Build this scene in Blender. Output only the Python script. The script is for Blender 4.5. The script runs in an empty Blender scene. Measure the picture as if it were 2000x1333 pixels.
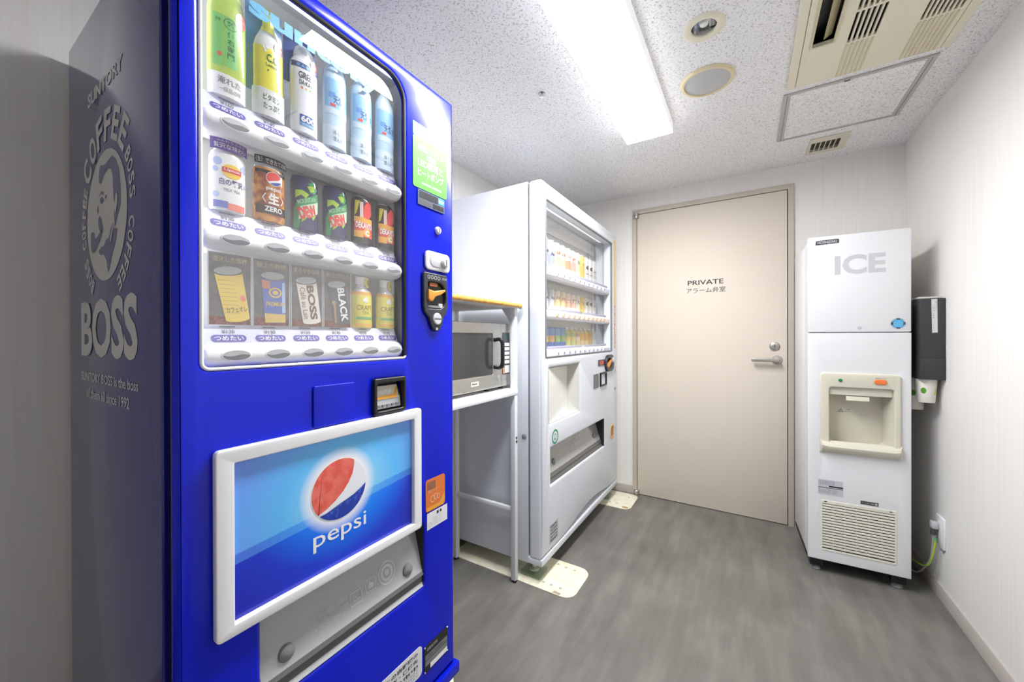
import bpy, bmesh, math, random
from mathutils import Vector, Matrix
random.seed(7)
PI = math.pi
SC = bpy.context.scene
COL = SC.collection
# ------------------------------------------------------------------ camera, world, exposure
CAM_H = 1.13
_yaw, _pitch, _roll = 0.554610, -0.002616, -0.002612
_f = Vector((-math.sin(_yaw) * math.cos(_pitch), math.cos(_yaw) * math.cos(_pitch), math.sin(_pitch)))
_r = Vector((math.cos(_yaw), math.sin(_yaw), 0)); _u = _r.cross(_f)
_r2 = _r * math.cos(_roll) + _u * math.sin(_roll); _u2 = -_r * math.sin(_roll) + _u * math.cos(_roll)
cd = bpy.data.cameras.new('camera'); cam = bpy.data.objects.new('camera', cd); COL.objects.link(cam)
cd.sensor_width = 36.0; cd.lens = 743.375 / 2000 * 36.0
cd.shift_y = (661.365 - 666.5) / 2000
cd.clip_start = 0.02
cam.matrix_world = Matrix(((_r2.x, _u2.x, -_f.x, 0), (_r2.y, _u2.y, -_f.y, 0), (_r2.z, _u2.z, -_f.z, CAM_H), (0, 0, 0, 1)))
SC.camera = cam
wd = bpy.data.worlds.new('world'); SC.world = wd; wd.use_nodes = True
wd.node_tree.nodes['Background'].inputs[0].default_value = (0.9, 0.95, 1, 1)
wd.node_tree.nodes['Background'].inputs[1].default_value = 0.0
LAMP_STRENGTH = 56.0
SC.view_settings.view_transform = 'Standard'; SC.view_settings.look = 'None'
SC.view_settings.gamma = 1.0; SC.view_settings.use_curve_mapping = False
SC.view_settings.exposure = 0.0

# ------------------------------------------------------------------ materials
def lin(c):
    out = []
    for v in c[:3]:
        v = v / 255.0
        out.append(v / 12.92 if v <= 0.04045 else ((v + 0.055) / 1.055) ** 2.4)
    return (*out, 1.0)
MATS = {}
def mat(name, c=(200, 200, 200), rough=0.5, metal=0.0, coat=0.0, emit=0.0, ec=None, spec=0.5):
    if name in MATS: return MATS[name]
    m = bpy.data.materials.new(name); m.use_nodes = True
    p = m.node_tree.nodes['Principled BSDF']
    p.inputs['Base Color'].default_value = lin(c); p.inputs['Roughness'].default_value = rough
    p.inputs['Metallic'].default_value = metal; p.inputs['Coat Weight'].default_value = coat
    p.inputs['Coat Roughness'].default_value = 0.04
    p.inputs['Specular IOR Level'].default_value = spec
    if emit:
        p.inputs['Emission Color'].default_value = lin(ec or c); p.inputs['Emission Strength'].default_value = emit
    MATS[name] = m; return m
def nt(m): return m.node_tree.nodes, m.node_tree.links, m.node_tree.nodes['Principled BSDF']
def obj_coords(N, L, scale):
    tc = N.new('ShaderNodeTexCoord'); mp = N.new('ShaderNodeMapping')
    mp.inputs['Scale'].default_value = scale; L.new(tc.outputs['Object'], mp.inputs['Vector']); return mp
def ramp(N, L, src, stops):
    r = N.new('ShaderNodeValToRGB'); L.new(src, r.inputs[0])
    while len(r.color_ramp.elements) < len(stops): r.color_ramp.elements.new(0.5)
    for e, (p, c) in zip(r.color_ramp.elements, stops): e.position = p; e.color = c
    return r
def noise(N, L, vec, scale, detail=2.0, rough=0.5):
    n = N.new('ShaderNodeTexNoise'); L.new(vec, n.inputs['Vector'])
    n.inputs['Scale'].default_value = scale; n.inputs['Detail'].default_value = detail; n.inputs['Roughness'].default_value = rough
    return n
def bump(N, L, P, src, strength, dist):
    b = N.new('ShaderNodeBump'); b.inputs['Strength'].default_value = strength; b.inputs['Distance'].default_value = dist
    L.new(src, b.inputs['Height']); L.new(b.outputs[0], P.inputs['Normal'])
def wallpaper():
    m = mat('wallpaper', (228, 224, 217), 0.62); N, L, P = nt(m)
    v = obj_coords(N, L, (1, 1, 0.02)); n = noise(N, L, v.outputs[0], 110, 3, 0.6)
    r = ramp(N, L, n.outputs['Fac'], [(0.3, lin((236, 232, 226))), (0.55, lin((240, 237, 232))), (0.75, lin((242, 239, 235)))])
    L.new(r.outputs[0], P.inputs['Base Color']); bump(N, L, P, n.outputs['Fac'], 0.08, 0.001); return m
def ceilingmat():
    m = mat('rockwool_ceiling', (225, 223, 222), 0.9); N, L, P = nt(m)
    v = obj_coords(N, L, (1, 1, 1))
    n1 = noise(N, L, v.outputs[0], 95, 2.5, 0.6)
    s = N.new('ShaderNodeMath'); s.operation = 'SUBTRACT'; s.inputs[1].default_value = 0.5; L.new(n1.outputs['Fac'], s.inputs[0])
    a = N.new('ShaderNodeMath'); a.operation = 'ABSOLUTE'; L.new(s.outputs[0], a.inputs[0])
    worm = ramp(N, L, a.outputs[0], [(0.0, (1, 1, 1, 1)), (0.028, (0, 0, 0, 1))])
    n2 = noise(N, L, v.outputs[0], 120, 1.5, 0.5)
    msk = ramp(N, L, n2.outputs['Fac'], [(0.46, (0, 0, 0, 1)), (0.54, (1, 1, 1, 1))])
    mul = N.new('ShaderNodeMath'); mul.operation = 'MULTIPLY'; L.new(worm.outputs[0], mul.inputs[0]); L.new(msk.outputs[0], mul.inputs[1])
    mx = N.new('ShaderNodeMix'); mx.data_type = 'RGBA'; L.new(mul.outputs[0], mx.inputs['Factor'])
    mx.inputs['A'].default_value = lin((246, 245, 244)); mx.inputs['B'].default_value = lin((125, 119, 116))
    L.new(mx.outputs['Result'], P.inputs['Base Color'])
    inv = N.new('ShaderNodeMath'); inv.operation = 'MULTIPLY'; inv.inputs[1].default_value = -1; L.new(mul.outputs[0], inv.inputs[0])
    bump(N, L, P, inv.outputs[0], 0.5, 0.002); return m
def floormat():
    m = mat('grey_vinyl_floor', (112, 109, 106), 0.27); N, L, P = nt(m)
    v = obj_coords(N, L, (1, 0.16, 1)); n = noise(N, L, v.outputs[0], 16, 4, 0.55)
    v2 = obj_coords(N, L, (1, 1, 1)); n2 = noise(N, L, v2.outputs[0], 2.2, 3, 0.6)
    mx = N.new('ShaderNodeMath'); mx.operation = 'ADD'; L.new(n.outputs['Fac'], mx.inputs[0]); L.new(n2.outputs['Fac'], mx.inputs[1])
    hf = N.new('ShaderNodeMath'); hf.operation = 'MULTIPLY'; hf.inputs[1].default_value = 0.5; L.new(mx.outputs[0], hf.inputs[0])
    r = ramp(N, L, hf.outputs[0], [(0.34, lin((102, 99, 94))), (0.5, lin((117, 114, 108))), (0.66, lin((134, 131, 124)))])
    L.new(r.outputs[0], P.inputs['Base Color'])
    return m
def glassmat(name, f0=0.17, tint=(1, 1, 1, 1)):
    m = bpy.data.materials.new(name); m.use_nodes = True; N = m.node_tree.nodes; L = m.node_tree.links
    N.remove(N['Principled BSDF']); out = N['Material Output']
    t = N.new('ShaderNodeBsdfTransparent'); t.inputs[0].default_value = tint
    g = N.new('ShaderNodeBsdfGlossy'); g.inputs['Roughness'].default_value = 0.015
    lw = N.new('ShaderNodeLayerWeight'); lw.inputs['Blend'].default_value = 0.5
    pw = N.new('ShaderNodeMath'); pw.operation = 'POWER'; pw.inputs[1].default_value = 5.0; L.new(lw.outputs['Facing'], pw.inputs[0])
    ma = N.new('ShaderNodeMath'); ma.operation = 'MULTIPLY_ADD'; ma.inputs[1].default_value = 1 - f0; ma.inputs[2].default_value = f0; L.new(pw.outputs[0], ma.inputs[0])
    mx = N.new('ShaderNodeMixShader'); L.new(ma.outputs[0], mx.inputs[0]); L.new(t.outputs[0], mx.inputs[1]); L.new(g.outputs[0], mx.inputs[2])
    L.new(mx.outputs[0], out.inputs['Surface']); MATS[name] = m; return m
def brushed(name, c, rough=0.3):
    m = mat(name, c, rough, 0.9); N, L, P = nt(m)
    v = obj_coords(N, L, (1, 0.03, 1)); n = noise(N, L, v.outputs[0], 300, 2)
    r = ramp(N, L, n.outputs['Fac'], [(0.3, (rough - .06,) * 3 + (1,)), (0.7, (rough + .08,) * 3 + (1,))]); L.new(r.outputs[0], P.inputs['Roughness']); return m
def speckled(name, c1, c2, scale, rough=0.5, coat=0.0, lo=.4, hi=.6):
    m = mat(name, c1, rough, 0, coat); N, L, P = nt(m)
    v = obj_coords(N, L, (1, 1, 1)); n = noise(N, L, v.outputs[0], scale, 3)
    r = ramp(N, L, n.outputs['Fac'], [(lo, lin(c1)), (hi, lin(c2))]); L.new(r.outputs[0], P.inputs['Base Color']); return m
M_WALL = wallpaper(); M_CEIL = ceilingmat(); M_FLOOR = floormat()
M_BLUE = mat('blue_gloss_paint', (0, 24, 198), 0.25, 0, 0.15, spec=.25)
M_NAVY = mat('navy_side_paint', (22, 25, 128), 0.16, 0, 0.5)
M_BLACK = mat('black_rubber', (14, 14, 16), 0.5)
M_BPLAS = mat('black_plastic', (28, 28, 30), 0.35)
M_CHAR = mat('charcoal_plastic', (52, 52, 54), 0.4)
M_WHITE = mat('white_paint', (226, 230, 237), 0.35)
M_WPLAS = mat('white_plastic', (240, 240, 242), 0.3)
M_OFFW = mat('offwhite_interior', (224, 226, 226), 0.5)
M_LGREY = mat('light_grey', (190, 192, 194), 0.45)
M_MGREY = mat('mid_grey', (128, 130, 132), 0.4)
M_DGREY = mat('dark_grey', (72, 72, 74), 0.4)
M_DECAL = mat('decal_silver_grey', (214, 214, 210), 0.4)
M_CHROME = mat('chrome', (205, 205, 205), 0.15, 1.0)
M_SATIN = mat('satin_silver', (212, 212, 216), 0.35, 0.25)
M_STEEL = brushed('brushed_steel', (196, 192, 184), 0.32)
M_ALU = mat('aluminium_strip', (188, 186, 180), 0.4, 0.2)
M_BEIGE = mat('beige_abs', (232, 226, 202), 0.45)
M_DBEIGE = mat('dull_beige', (212, 203, 170), 0.5)
M_DOOR = mat('door_paint', (225, 214, 198), 0.6)
M_FRAME = mat('door_frame_paint', (200, 190, 176), 0.45)
M_BASEB = mat('baseboard_vinyl', (190, 182, 174), 0.5)
M_CREAM = speckled('cream_plate_paint', (246, 243, 220), (238, 232, 204), 25, 0.4)
M_ICE = mat('ice_machine_white', (228, 228, 230), 0.4)
M_ICEB = mat('ice_bezel_beige', (214, 210, 192), 0.45)
M_ICEG = mat('ice_grille_cream', (232, 230, 214), 0.5)
M_ORANGE = mat('orange_plastic', (238, 118, 52), 0.35)
M_LEVER = mat('orange_lever', (228, 150, 60), 0.3)
M_GREEN = mat('green_led', (10, 130, 80), 0.3)
M_WOOD = speckled('orange_pine', (222, 170, 84), (206, 150, 66), 40, 0.35)
M_TEXTD = mat('dark_print', (40, 34, 34), 0.5)
M_TEXTG = mat('grey_print', (120, 120, 122), 0.5)
M_TEXTW = mat('white_print', (245, 245, 245), 0.4)
M_VIOLET = mat('violet_print', (92, 80, 172), 0.4)
M_GLASS = glassmat('display_glass'); M_CLEAR = glassmat('clear_acrylic', .05, (0.92, 0.92, 0.92, 1))
M_MWGLASS = mat('microwave_window', (58, 58, 58), 0.12, 0, 0.5)
M_FLAP = mat('flap_grey', (164, 165, 164), 0.16, 0, 1.0)
M_FLAPD = mat('flap_dark_edge', (92, 92, 92), 0.3, 0, 0.3)
M_LED = mat('display_lamp_white', (255, 255, 255), 0.5, emit=2.2)
M_LAMP = mat('lamp_diffuser', (255, 255, 255), 0.5, emit=LAMP_STRENGTH, ec=(250, 252, 255))

# ------------------------------------------------------------------ mesh builder
def FX(x0): return lambda u, v, w: (x0 + w, u, v)             # faces +X, u = Y, v = Z
def FY(y0): return lambda u, v, w: (u, y0 - w, v)             # faces -Y, u = X, v = Z
def FW(x0): return lambda u, v, w: (x0 - w, -u, v)            # faces -X
def FD(z0): return lambda u, v, w: (u, v, z0 - w)             # faces down
def FU(z0): return lambda u, v, w: (u, v, z0 + w)             # faces up
def FC(cx, cy, R):                                             # wrapped on an upright cylinder, facing +X
    f = lambda u, v, w: (cx + (R + w) * math.cos(u / R), cy + (R + w) * math.sin(u / R), v)
    f.wrap = True; return f
def FT(fr, u0, v0, ang=0.0, sx=1.0, sy=1.0, sh=0.0):          # planar sub-frame
    c, s = math.cos(ang), math.sin(ang)
    f = lambda u, v, w: fr(u0 + c * (u * sx + v * sh) - s * v * sy, v0 + s * (u * sx + v * sh) + c * v * sy, w)
    if hasattr(fr, 'wrap'): f.wrap = True
    return f
def dice(vs, fs, step=.0045):                                  # cut flat print into strips so that it can wrap round a cylinder
    bm = bmesh.new(); bv_ = [bm.verts.new((x, y, 0)) for x, y in vs]
    for f in fs:
        try: bm.faces.new([bv_[i] for i in f])
        except ValueError: pass
    bmesh.ops.triangulate(bm, faces=bm.faces[:])
    for ax in (0, 1):
        lo = min(v.co[ax] for v in bm.verts); hi = max(v.co[ax] for v in bm.verts)
        if hi - lo < step: continue
        n = int((hi - lo) / step)
        for i in range(1, n + 1):
            p = [0, 0, 0]; q = [0, 0, 0]; p[ax] = lo + (hi - lo) * i / (n + 1); q[ax] = 1
            bmesh.ops.bisect_plane(bm, geom=bm.verts[:] + bm.edges[:] + bm.faces[:], plane_co=p, plane_no=q, dist=1e-7)
    bm.verts.index_update()
    out = ([(v.co.x, v.co.y) for v in bm.verts], [[v.index for v in f.verts] for f in bm.faces]); bm.free(); return out
_TX = {}
def text_data(s, bold):
    k = (s, bold)
    if k not in _TX:
        c = bpy.data.curves.new('t', 'FONT'); c.body = s; c.resolution_u = 3; c.offset = bold
        o = bpy.data.objects.new('t', c); m = bpy.data.meshes.new_from_object(o)
        vs = [(v.co.x, v.co.y) for v in m.vertices]; fs = [tuple(p.vertices) for p in m.polygons]
        bpy.data.objects.remove(o); bpy.data.meshes.remove(m); bpy.data.curves.remove(c)
        xs = [v[0] for v in vs]; ys = [v[1] for v in vs]
        x0, x1, y0, y1 = min(xs), max(xs), min(ys), max(ys)
        _TX[k] = ([((x - x0) / (x1 - x0), (y - y0) / max(1e-6, y1 - y0)) for x, y in vs], fs)
    return _TX[k]
def rr(u0, v0, u1, v1, r=0.0, n=5, rs=None):
    rs = rs or (r, r, r, r)                                   # BL BR TR TL
    pts = []
    for (cu, cv, a0, q) in ((u0, v0, PI, rs[0]), (u1, v0, 1.5 * PI, rs[1]), (u1, v1, 0, rs[2]), (u0, v1, .5 * PI, rs[3])):
        if q <= 0: pts.append((cu, cv)); continue
        x = cu + (q if cu == u0 else -q); y = cv + (q if cv == v0 else -q)
        for i in range(n + 1):
            a = a0 + i * PI / 2 / n; pts.append((x + q * math.cos(a), y + q * math.sin(a)))
    return pts
def ell(cu, cv, a, b=None, n=28, a0=0, a1=2 * PI):
    b = a if b is None else b; full = abs(a1 - a0 - 2 * PI) < 1e-6
    k = n if full else n + 1
    return [(cu + a * math.cos(a0 + (a1 - a0) * i / n), cv + b * math.sin(a0 + (a1 - a0) * i / n)) for i in range(k)]
class MB:
    def __init__(s): s.V = []; s.F = []; s.M = []; s.mats = []
    def mi(s, m):
        if m not in s.mats: s.mats.append(m)
        return s.mats.index(m)
    def add(s, vs, fs, m):
        k = len(s.V); i = s.mi(m); s.V += [tuple(v) for v in vs]
        for f in fs: s.F.append(tuple(k + a for a in f)); s.M.append(i)
        return s
    def box(s, a, b, m, bev=0.0, seg=2):
        a, b = [min(p, q) for p, q in zip(a, b)], [max(p, q) for p, q in zip(a, b)]
        if bev <= 0:
            vs = [(x, y, z) for x in (a[0], b[0]) for y in (a[1], b[1]) for z in (a[2], b[2])]
            return s.add(vs, [(0, 1, 3, 2), (4, 6, 7, 5), (0, 4, 5, 1), (2, 3, 7, 6), (0, 2, 6, 4), (1, 5, 7, 3)], m)
        bm = bmesh.new(); bmesh.ops.create_cube(bm, size=1)
        for v in bm.verts: v.co = Vector([(a[i] + b[i]) / 2 + v.co[i] * (b[i] - a[i]) for i in range(3)])
        bmesh.ops.bevel(bm, geom=bm.edges[:], offset=bev, segments=seg, profile=0.5, affect='EDGES')
        bm.verts.index_update()
        s.add([v.co[:] for v in bm.verts], [[v.index for v in f.verts] for f in bm.faces], m); bm.free(); return s
    def slab(s, fr, outline, w0, w1, m, holes=(), bev=0.0):
        c = bpy.data.curves.new('c', 'CURVE'); c.dimensions = '2D'; c.fill_mode = 'BOTH'
        bev = min(bev, (w1 - w0) / 2 * .98)
        c.extrude = max(0.0, (w1 - w0) / 2 - bev); c.bevel_depth = bev; c.bevel_resolution = 2; c.offset = -bev
        for P in [outline] + list(holes):
            sp = c.splines.new('POLY'); sp.points.add(len(P) - 1); sp.use_cyclic_u = True
            for q, p in zip(sp.points, P): q.co = (p[0], p[1], 0, 1)
        o = bpy.data.objects.new('c', c); me = bpy.data.meshes.new_from_object(o)
        mid = (w0 + w1) / 2
        s.add([fr(v.co.x, v.co.y, mid + v.co.z) for v in me.vertices], [tuple(p.vertices) for p in me.polygons], m)
        bpy.data.objects.remove(o); bpy.data.meshes.remove(me); bpy.data.curves.remove(c); return s
    def poly(s, fr, pts, w, m):
        fs = [tuple(range(len(pts)))]
        if hasattr(fr, 'wrap'): pts, fs = dice(pts, fs)
        return s.add([fr(u, v, w) for u, v in pts], fs, m)
    def grid(s, fr, u0, v0, u1, v1, w, m, n=8):               # rectangle subdivided along u for wrapping
        vs = []; fs = []
        for i in range(n + 1):
            u = u0 + (u1 - u0) * i / n; vs += [fr(u, v0, w), fr(u, v1, w)]
        for i in range(n): fs.append((2 * i, 2 * i + 2, 2 * i + 3, 2 * i + 1))
        return s.add(vs, fs, m)
    def text(s, fr, t, u0, v0, u1, v1, w, m, bold=0.0, sh=0.0):
        vs, fs = text_data(t, bold)
        vs = [(u0 + (u1 - u0) * x + sh * (y * (v1 - v0)), v0 + (v1 - v0) * y) for x, y in vs]
        if hasattr(fr, 'wrap') and u1 - u0 > .012: vs, fs = dice(vs, fs)
        return s.add([fr(u, v, w) for u, v in vs], fs, m)
    def arc_text(s, fr, t, cu, cv, r0, r1, a0, a1, w, m, bold=0.03, fill=0.8):
        n = len(t)
        for i, ch in enumerate(t):
            if ch == ' ': continue
            a = math.radians(a0 + (a1 - a0) * (i + .5) / n); wd_ = abs(math.radians(a1 - a0)) / n * (r0 + r1) / 2 * fill
            rm = r0; q = a - PI / 2
            f2 = FT(fr, cu + rm * math.cos(a), cv + rm * math.sin(a), q)
            s.text(f2, ch, -wd_ / 2, 0, wd_ / 2, r1 - r0, w, m, bold)
        return s
    def lathe(s, prof, c, mfun, seg=24, ax='z', cap=True):
        vs = []; fs_by = {}
        for (r, z) in prof:
            for i in range(seg):
                a = 2 * PI * i / seg; p = (r * math.cos(a), r * math.sin(a), z)
                if ax == 'x': p = (p[2], p[0], p[1])
                elif ax == 'y': p = (p[1], p[2], p[0])
                vs.append((c[0] + p[0], c[1] + p[1], c[2] + p[2]))
        k = len(s.V); s.V += vs
        for j in range(len(prof) - 1):
            m = mfun(j) if callable(mfun) else mfun; mi = s.mi(m)
            for i in range(seg):
                i2 = (i + 1) % seg
                s.F.append((k + j * seg + i, k + j * seg + i2, k + (j + 1) * seg + i2, k + (j + 1) * seg + i)); s.M.append(mi)
        if cap:
            for j, rev in ((0, True), (len(prof) - 1, False)):
                if prof[j][0] > 1e-5:
                    m = mfun(0 if j == 0 else j - 1) if callable(mfun) else mfun
                    idx = [k + j * seg + i for i in range(seg)]
                    s.F.append(tuple(reversed(idx)) if rev else tuple(idx)); s.M.append(s.mi(m))
        return s
    def tube(s, pts, r, m, seg=8, smooth=0, closed=False):
        P = [Vector(p) for p in pts]
        if smooth:
            Q = []
            for i in range(len(P) - 1):
                p0 = P[max(0, i - 1)]; p1 = P[i]; p2 = P[i + 1]; p3 = P[min(len(P) - 1, i + 2)]
                for k in range(smooth):
                    t = k / smooth
                    Q.append(0.5 * ((2 * p1) + (p2 - p0) * t + (2 * p0 - 5 * p1 + 4 * p2 - p3) * t * t + (3 * p1 - p0 - 3 * p2 + p3) * t ** 3))
            P = Q + [P[-1]]
        n = len(P); vs = []; ref = None
        for i, p in enumerate(P):
            if closed: d = (P[(i + 1) % n] - P[i - 1]).normalized()
            else: d = (P[min(n - 1, i + 1)] - P[max(0, i - 1)]).normalized()
            if ref is None: ref = d.orthogonal().normalized()
            ref = (ref - d * ref.dot(d)).normalized(); bi = d.cross(ref)
            for k in range(seg):
                a = 2 * PI * k / seg; vs.append(tuple(p + ref * r * math.cos(a) + bi * r * math.sin(a)))
        fs = []
        for i in range(n if closed else n - 1):
            j = (i + 1) % n
            for k in range(seg): fs.append((i * seg + k, i * seg + (k + 1) % seg, j * seg + (k + 1) % seg, j * seg + k))
        if not closed: fs += [tuple(reversed(range(seg))), tuple((n - 1) * seg + k for k in range(seg))]
        return s.add(vs, fs, m)
    def extr(s, prof, y0, y1, m, cap=True):                   # closed (x,z) profile swept along y
        n = len(prof); vs = [(x, y0, z) for x, z in prof] + [(x, y1, z) for x, z in prof]
        fs = [(i, (i + 1) % n, n + (i + 1) % n, n + i) for i in range(n)]
        if cap: fs += [tuple(reversed(range(n))), tuple(range(n, 2 * n))]
        return s.add(vs, fs, m)
    def sheet(s, prof, y0, y1, mf):                           # open (x,z) profile swept along y
        for j in range(len(prof) - 1):
            (x0, z0), (x1, z1) = prof[j], prof[j + 1]
            s.add([(x0, y0, z0), (x0, y1, z0), (x1, y1, z1), (x1, y0, z1)], [(0, 1, 2, 3)], mf(j) if callable(mf) else mf)
        return s
    def mesh(s, name, angle=32):
        me = bpy.data.meshes.new(name); me.from_pydata(s.V, [], s.F)
        for m in s.mats: me.materials.append(m)
        me.polygons.foreach_set('material_index', s.M); me.validate(); me.update()
        bm = bmesh.new(); bm.from_mesh(me); bmesh.ops.remove_doubles(bm, verts=bm.verts, dist=1e-6)
        bmesh.ops.recalc_face_normals(bm, faces=bm.faces); bm.to_mesh(me); bm.free()
        me.shade_smooth(); me.set_sharp_from_angle(angle=math.radians(angle)); return me
    def build(s, name, parent=None, label=None, cat=None, group=None, kind=None, angle=32):
        return place(name, s.mesh(name, angle), parent, label, cat, group, kind)
def tag(o, label=None, cat=None, group=None, kind=None):
    if label: o['label'] = label
    if cat: o['category'] = cat
    if group: o['group'] = group
    if kind: o['kind'] = kind
    return o
def place(name, me, parent=None, label=None, cat=None, group=None, kind=None):
    o = bpy.data.objects.new(name, me); COL.objects.link(o)
    if parent:
        o.parent = parent
        if parent.type == 'EMPTY' and parent.name not in LOCAL: o.matrix_parent_inverse = Matrix.Translation(-parent.location)
    return tag(o, label, cat, group, kind)
def empty(name, loc, label=None, cat=None, group=None, kind=None, rz=0.0, local=False):
    o = bpy.data.objects.new(name, None); COL.objects.link(o); o.location = loc; o.rotation_euler.z = rz
    o.empty_display_size = .1
    if local: LOCAL.add(o.name)
    return tag(o, label, cat, group, kind)
LOCAL = set()
def copy_tree(o, parent=None):
    c = o.copy(); COL.objects.link(c)
    if parent: c.parent = parent
    for ch in o.children: copy_tree(ch, c)
    return c

# ------------------------------------------------------------------ the room
XL, XR, YB, YF, ZC = -1.45, 0.708, 2.80, -1.1, 2.15
LX0, LX1, LY0, LY1, LZ = -0.514, -0.300, 0.69, 1.94, 2.10       # ceiling lamp body
AX0, AX1, AY0, AY1 = 0.137, 0.600, 0.93, 1.925                # air conditioner opening
VX0, VX1, VY0, VY1 = 0.284, 0.414, 2.535, 2.655               # small vent opening
DLC, DLR = (-0.122, 1.402), 0.042                             # downlight opening
DX0, DX1, DZ = -0.676, 0.203, 2.008                           # door leaf
MB().slab(FU(0), rr(XL - .1, YF - .1, XR + .1, YB + .1), -0.1, 0.0, M_FLOOR).build('floor', kind='structure')
MB().slab(FD(ZC), rr(XL - .1, YF - .1, XR + .1, YB + .1), -0.02, 0.0, M_CEIL,
          holes=[rr(AX0 + .012, AY0 + .012, AX1 - .012, AY1 - .012), rr(VX0, VY0, VX1, VY1), ell(*DLC, DLR)]).build('ceiling', kind='structure')
MB().box((XL - .1, YF - .1, 0), (XL, YB + .1, ZC), M_WALL).build('wall_left', kind='structure')
MB().box((XR, YF - .1, 0), (XR + .1, YB + .1, ZC), M_WALL).build('wall_right', kind='structure')
MB().box((XL, YF - .1, 0), (XR, YF, ZC), M_WALL).build('wall_front', kind='structure')
wb = MB().slab(FY(YB), [(XL, 0), (DX0 - .03, 0), (DX0 - .03, DZ + .03), (DX1 + .03, DZ + .03), (DX1 + .03, 0), (XR, 0), (XR, ZC), (XL, ZC)], -0.1, 0, M_WALL)
wb.build('wall_back', kind='structure')
bbp = lambda: [(0, 0), (0.008, 0), (0.008, 0.052), (0.005, 0.058), (0, 0.058)]
MB().extr([(XR - x, z) for x, z in bbp()], YF, YB, M_BASEB).build('baseboard_right', kind='structure')
MB().extr([(XL + x, z) for x, z in bbp()], YF, YB, M_BASEB).build('baseboard_left', kind='structure')
b = MB()
for u0, u1 in ((XL + .008, DX0 - .03), (DX1 + .03, XR - .008)):
    b.box((u0, YB - .008, 0), (u1, YB, .055), M_BASEB)
b.build('baseboard_back', kind='structure')
# door
d1 = empty('door_1', ((DX0 + DX1) / 2, YB, 0), kind='structure', label='closed cream steel door marked PRIVATE in the back wall')
fr = FY(YB)
leaf = MB().box((DX0 + .003, YB - .008, .006), (DX1 - .003, YB + .03, DZ - .003), M_DOOR, .002).build('door_leaf', d1)
MB().slab(fr, [(DX0 - .03, 0), (DX0 - .001, 0), (DX0 - .001, DZ), (DX1 + .001, DZ), (DX1 + .001, 0), (DX1 + .03, 0), (DX1 + .03, DZ + .03), (DX0 - .03, DZ + .03)],
          -0.06, 0.014, M_FRAME, bev=.002).build('door_frame', d1)
MB().box((DX0, YB + .03, 0), (DX1, YB + .05, DZ), M_BLACK).build('door_gap_seal', d1)
fl = FY(YB - .0085)
MB().text(fl, 'PRIVATE', -.342, 1.474, -.132, 1.505, .0004, M_TEXTD, .012).build('lettering', leaf)
MB().text(fl, 'アラーム弁室', -.350, 1.421, -.120, 1.455, .0004, M_TEXTD, .0).build('lettering', leaf)
h = MB()
h.lathe([(0.0, 0), (.026, 0), (.027, .004), (.024, .008), (.012, .010), (.010, .045), (0, .046)][1:], (0, 0, 0), M_STEEL, 24, 'y')
h.V = [(x + .150, YB - .008 - y, z + .990) for x, y, z in h.V]
h.slab(FY(YB - .008), rr(.018, .978, .162, 1.000, .009), .038, .052, M_STEEL, bev=.004)
h.build('lever_handle', leaf)
k = MB().lathe([(.027, 0), (.027, .004), (.022, .008), (.014, .009), (.013, .016), (0, .016)], (0, 0, 0), M_STEEL, 24, 'y')
k.V = [(x + .138, YB - .008 - y, z + 1.071) for x, y, z in k.V]
k.box((.136, YB - .0262, 1.062), (.140, YB - .024, 1.080), M_DGREY)
k.build('deadbolt_lock', leaf)
for zz, nm in ((DZ - .012, 'top_pivot'), (.016, 'bottom_pivot')):
    MB().lathe([(.018, -.020), (.020, -.017), (.020, -.002), (.017, 0), (.020, .002), (.020, .017), (.018, .020)], (DX0 - .002, YB - .012, zz), M_STEEL, 20).build(nm, d1)
MB().box((DX0, YB - .012, 0), (DX1, YB - .0085, .004), M_STEEL).build('threshold_strip', d1)

# ------------------------------------------------------------------ ceiling fittings
def ceiling_lamp(y0, y1, label):
    t = empty('ceiling_lamp', ((LX0 + LX1) / 2, (y0 + y1) / 2, ZC), label, 'ceiling lamp')
    MB().box((LX0, y0, LZ + .0008), (LX1, y1, ZC), mat('lamp_body_white', (248, 248, 250), .4, emit=.3), .002).build('lamp_body', t)
    MB().poly(FD(LZ), rr(LX0 + .0005, y0 + .0005, LX1 - .0005, y1 - .0005, .002), 0, M_LAMP).build('diffuser', t)
    for xx in (LX0 + .055, LX1 - .06):
        hb = MB().box((xx - .012, y1 - .030, LZ - .004), (xx + .012, y1 - .022, LZ - .0002), M_WPLAS, .001)
        hb.box((xx - .014, y1 - .022, LZ - .003), (xx + .006, y1 - .016, LZ - .0002), M_LGREY, .001)
        hb.build('lamp_holder', t)
ceiling_lamp(LY0, LY1, 'long bright white fluorescent lamp mounted on the ceiling before the door')
# downlight
t = empty('downlight', (*DLC, ZC), 'small round recessed downlight with cream ring and mirrored inside', 'downlight')
cx, cy = DLC
MB().lathe([(DLR - .004, ZC + .004), (DLR - .004, ZC - .002), (DLR, ZC - .004), (.060, ZC - .003), (.064, ZC - .0005)], (cx, cy, 0), M_BEIGE, 40, cap=False).build('trim_ring', t)
MB().lathe([(DLR - .004, ZC + .004), (.034, ZC + .03), (.022, ZC + .05), (0.001, ZC + .058)], (cx, cy, 0), M_CHROME, 32, cap=False).build('reflector', t)
bl = MB().lathe([(.001, ZC + .004), (.012, ZC + .008), (.016, ZC + .018), (.012, ZC + .03), (.009, ZC + .05)], (cx, cy, 0), mat('bulb_glass', (240, 240, 235), .15), 20)
bl.build('bulb', t)
MB().box((cx + .018, cy + .018, ZC + .004), (cx + .030, cy + .022, ZC + .008), M_BLACK).build('spring_clip', t)
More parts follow.
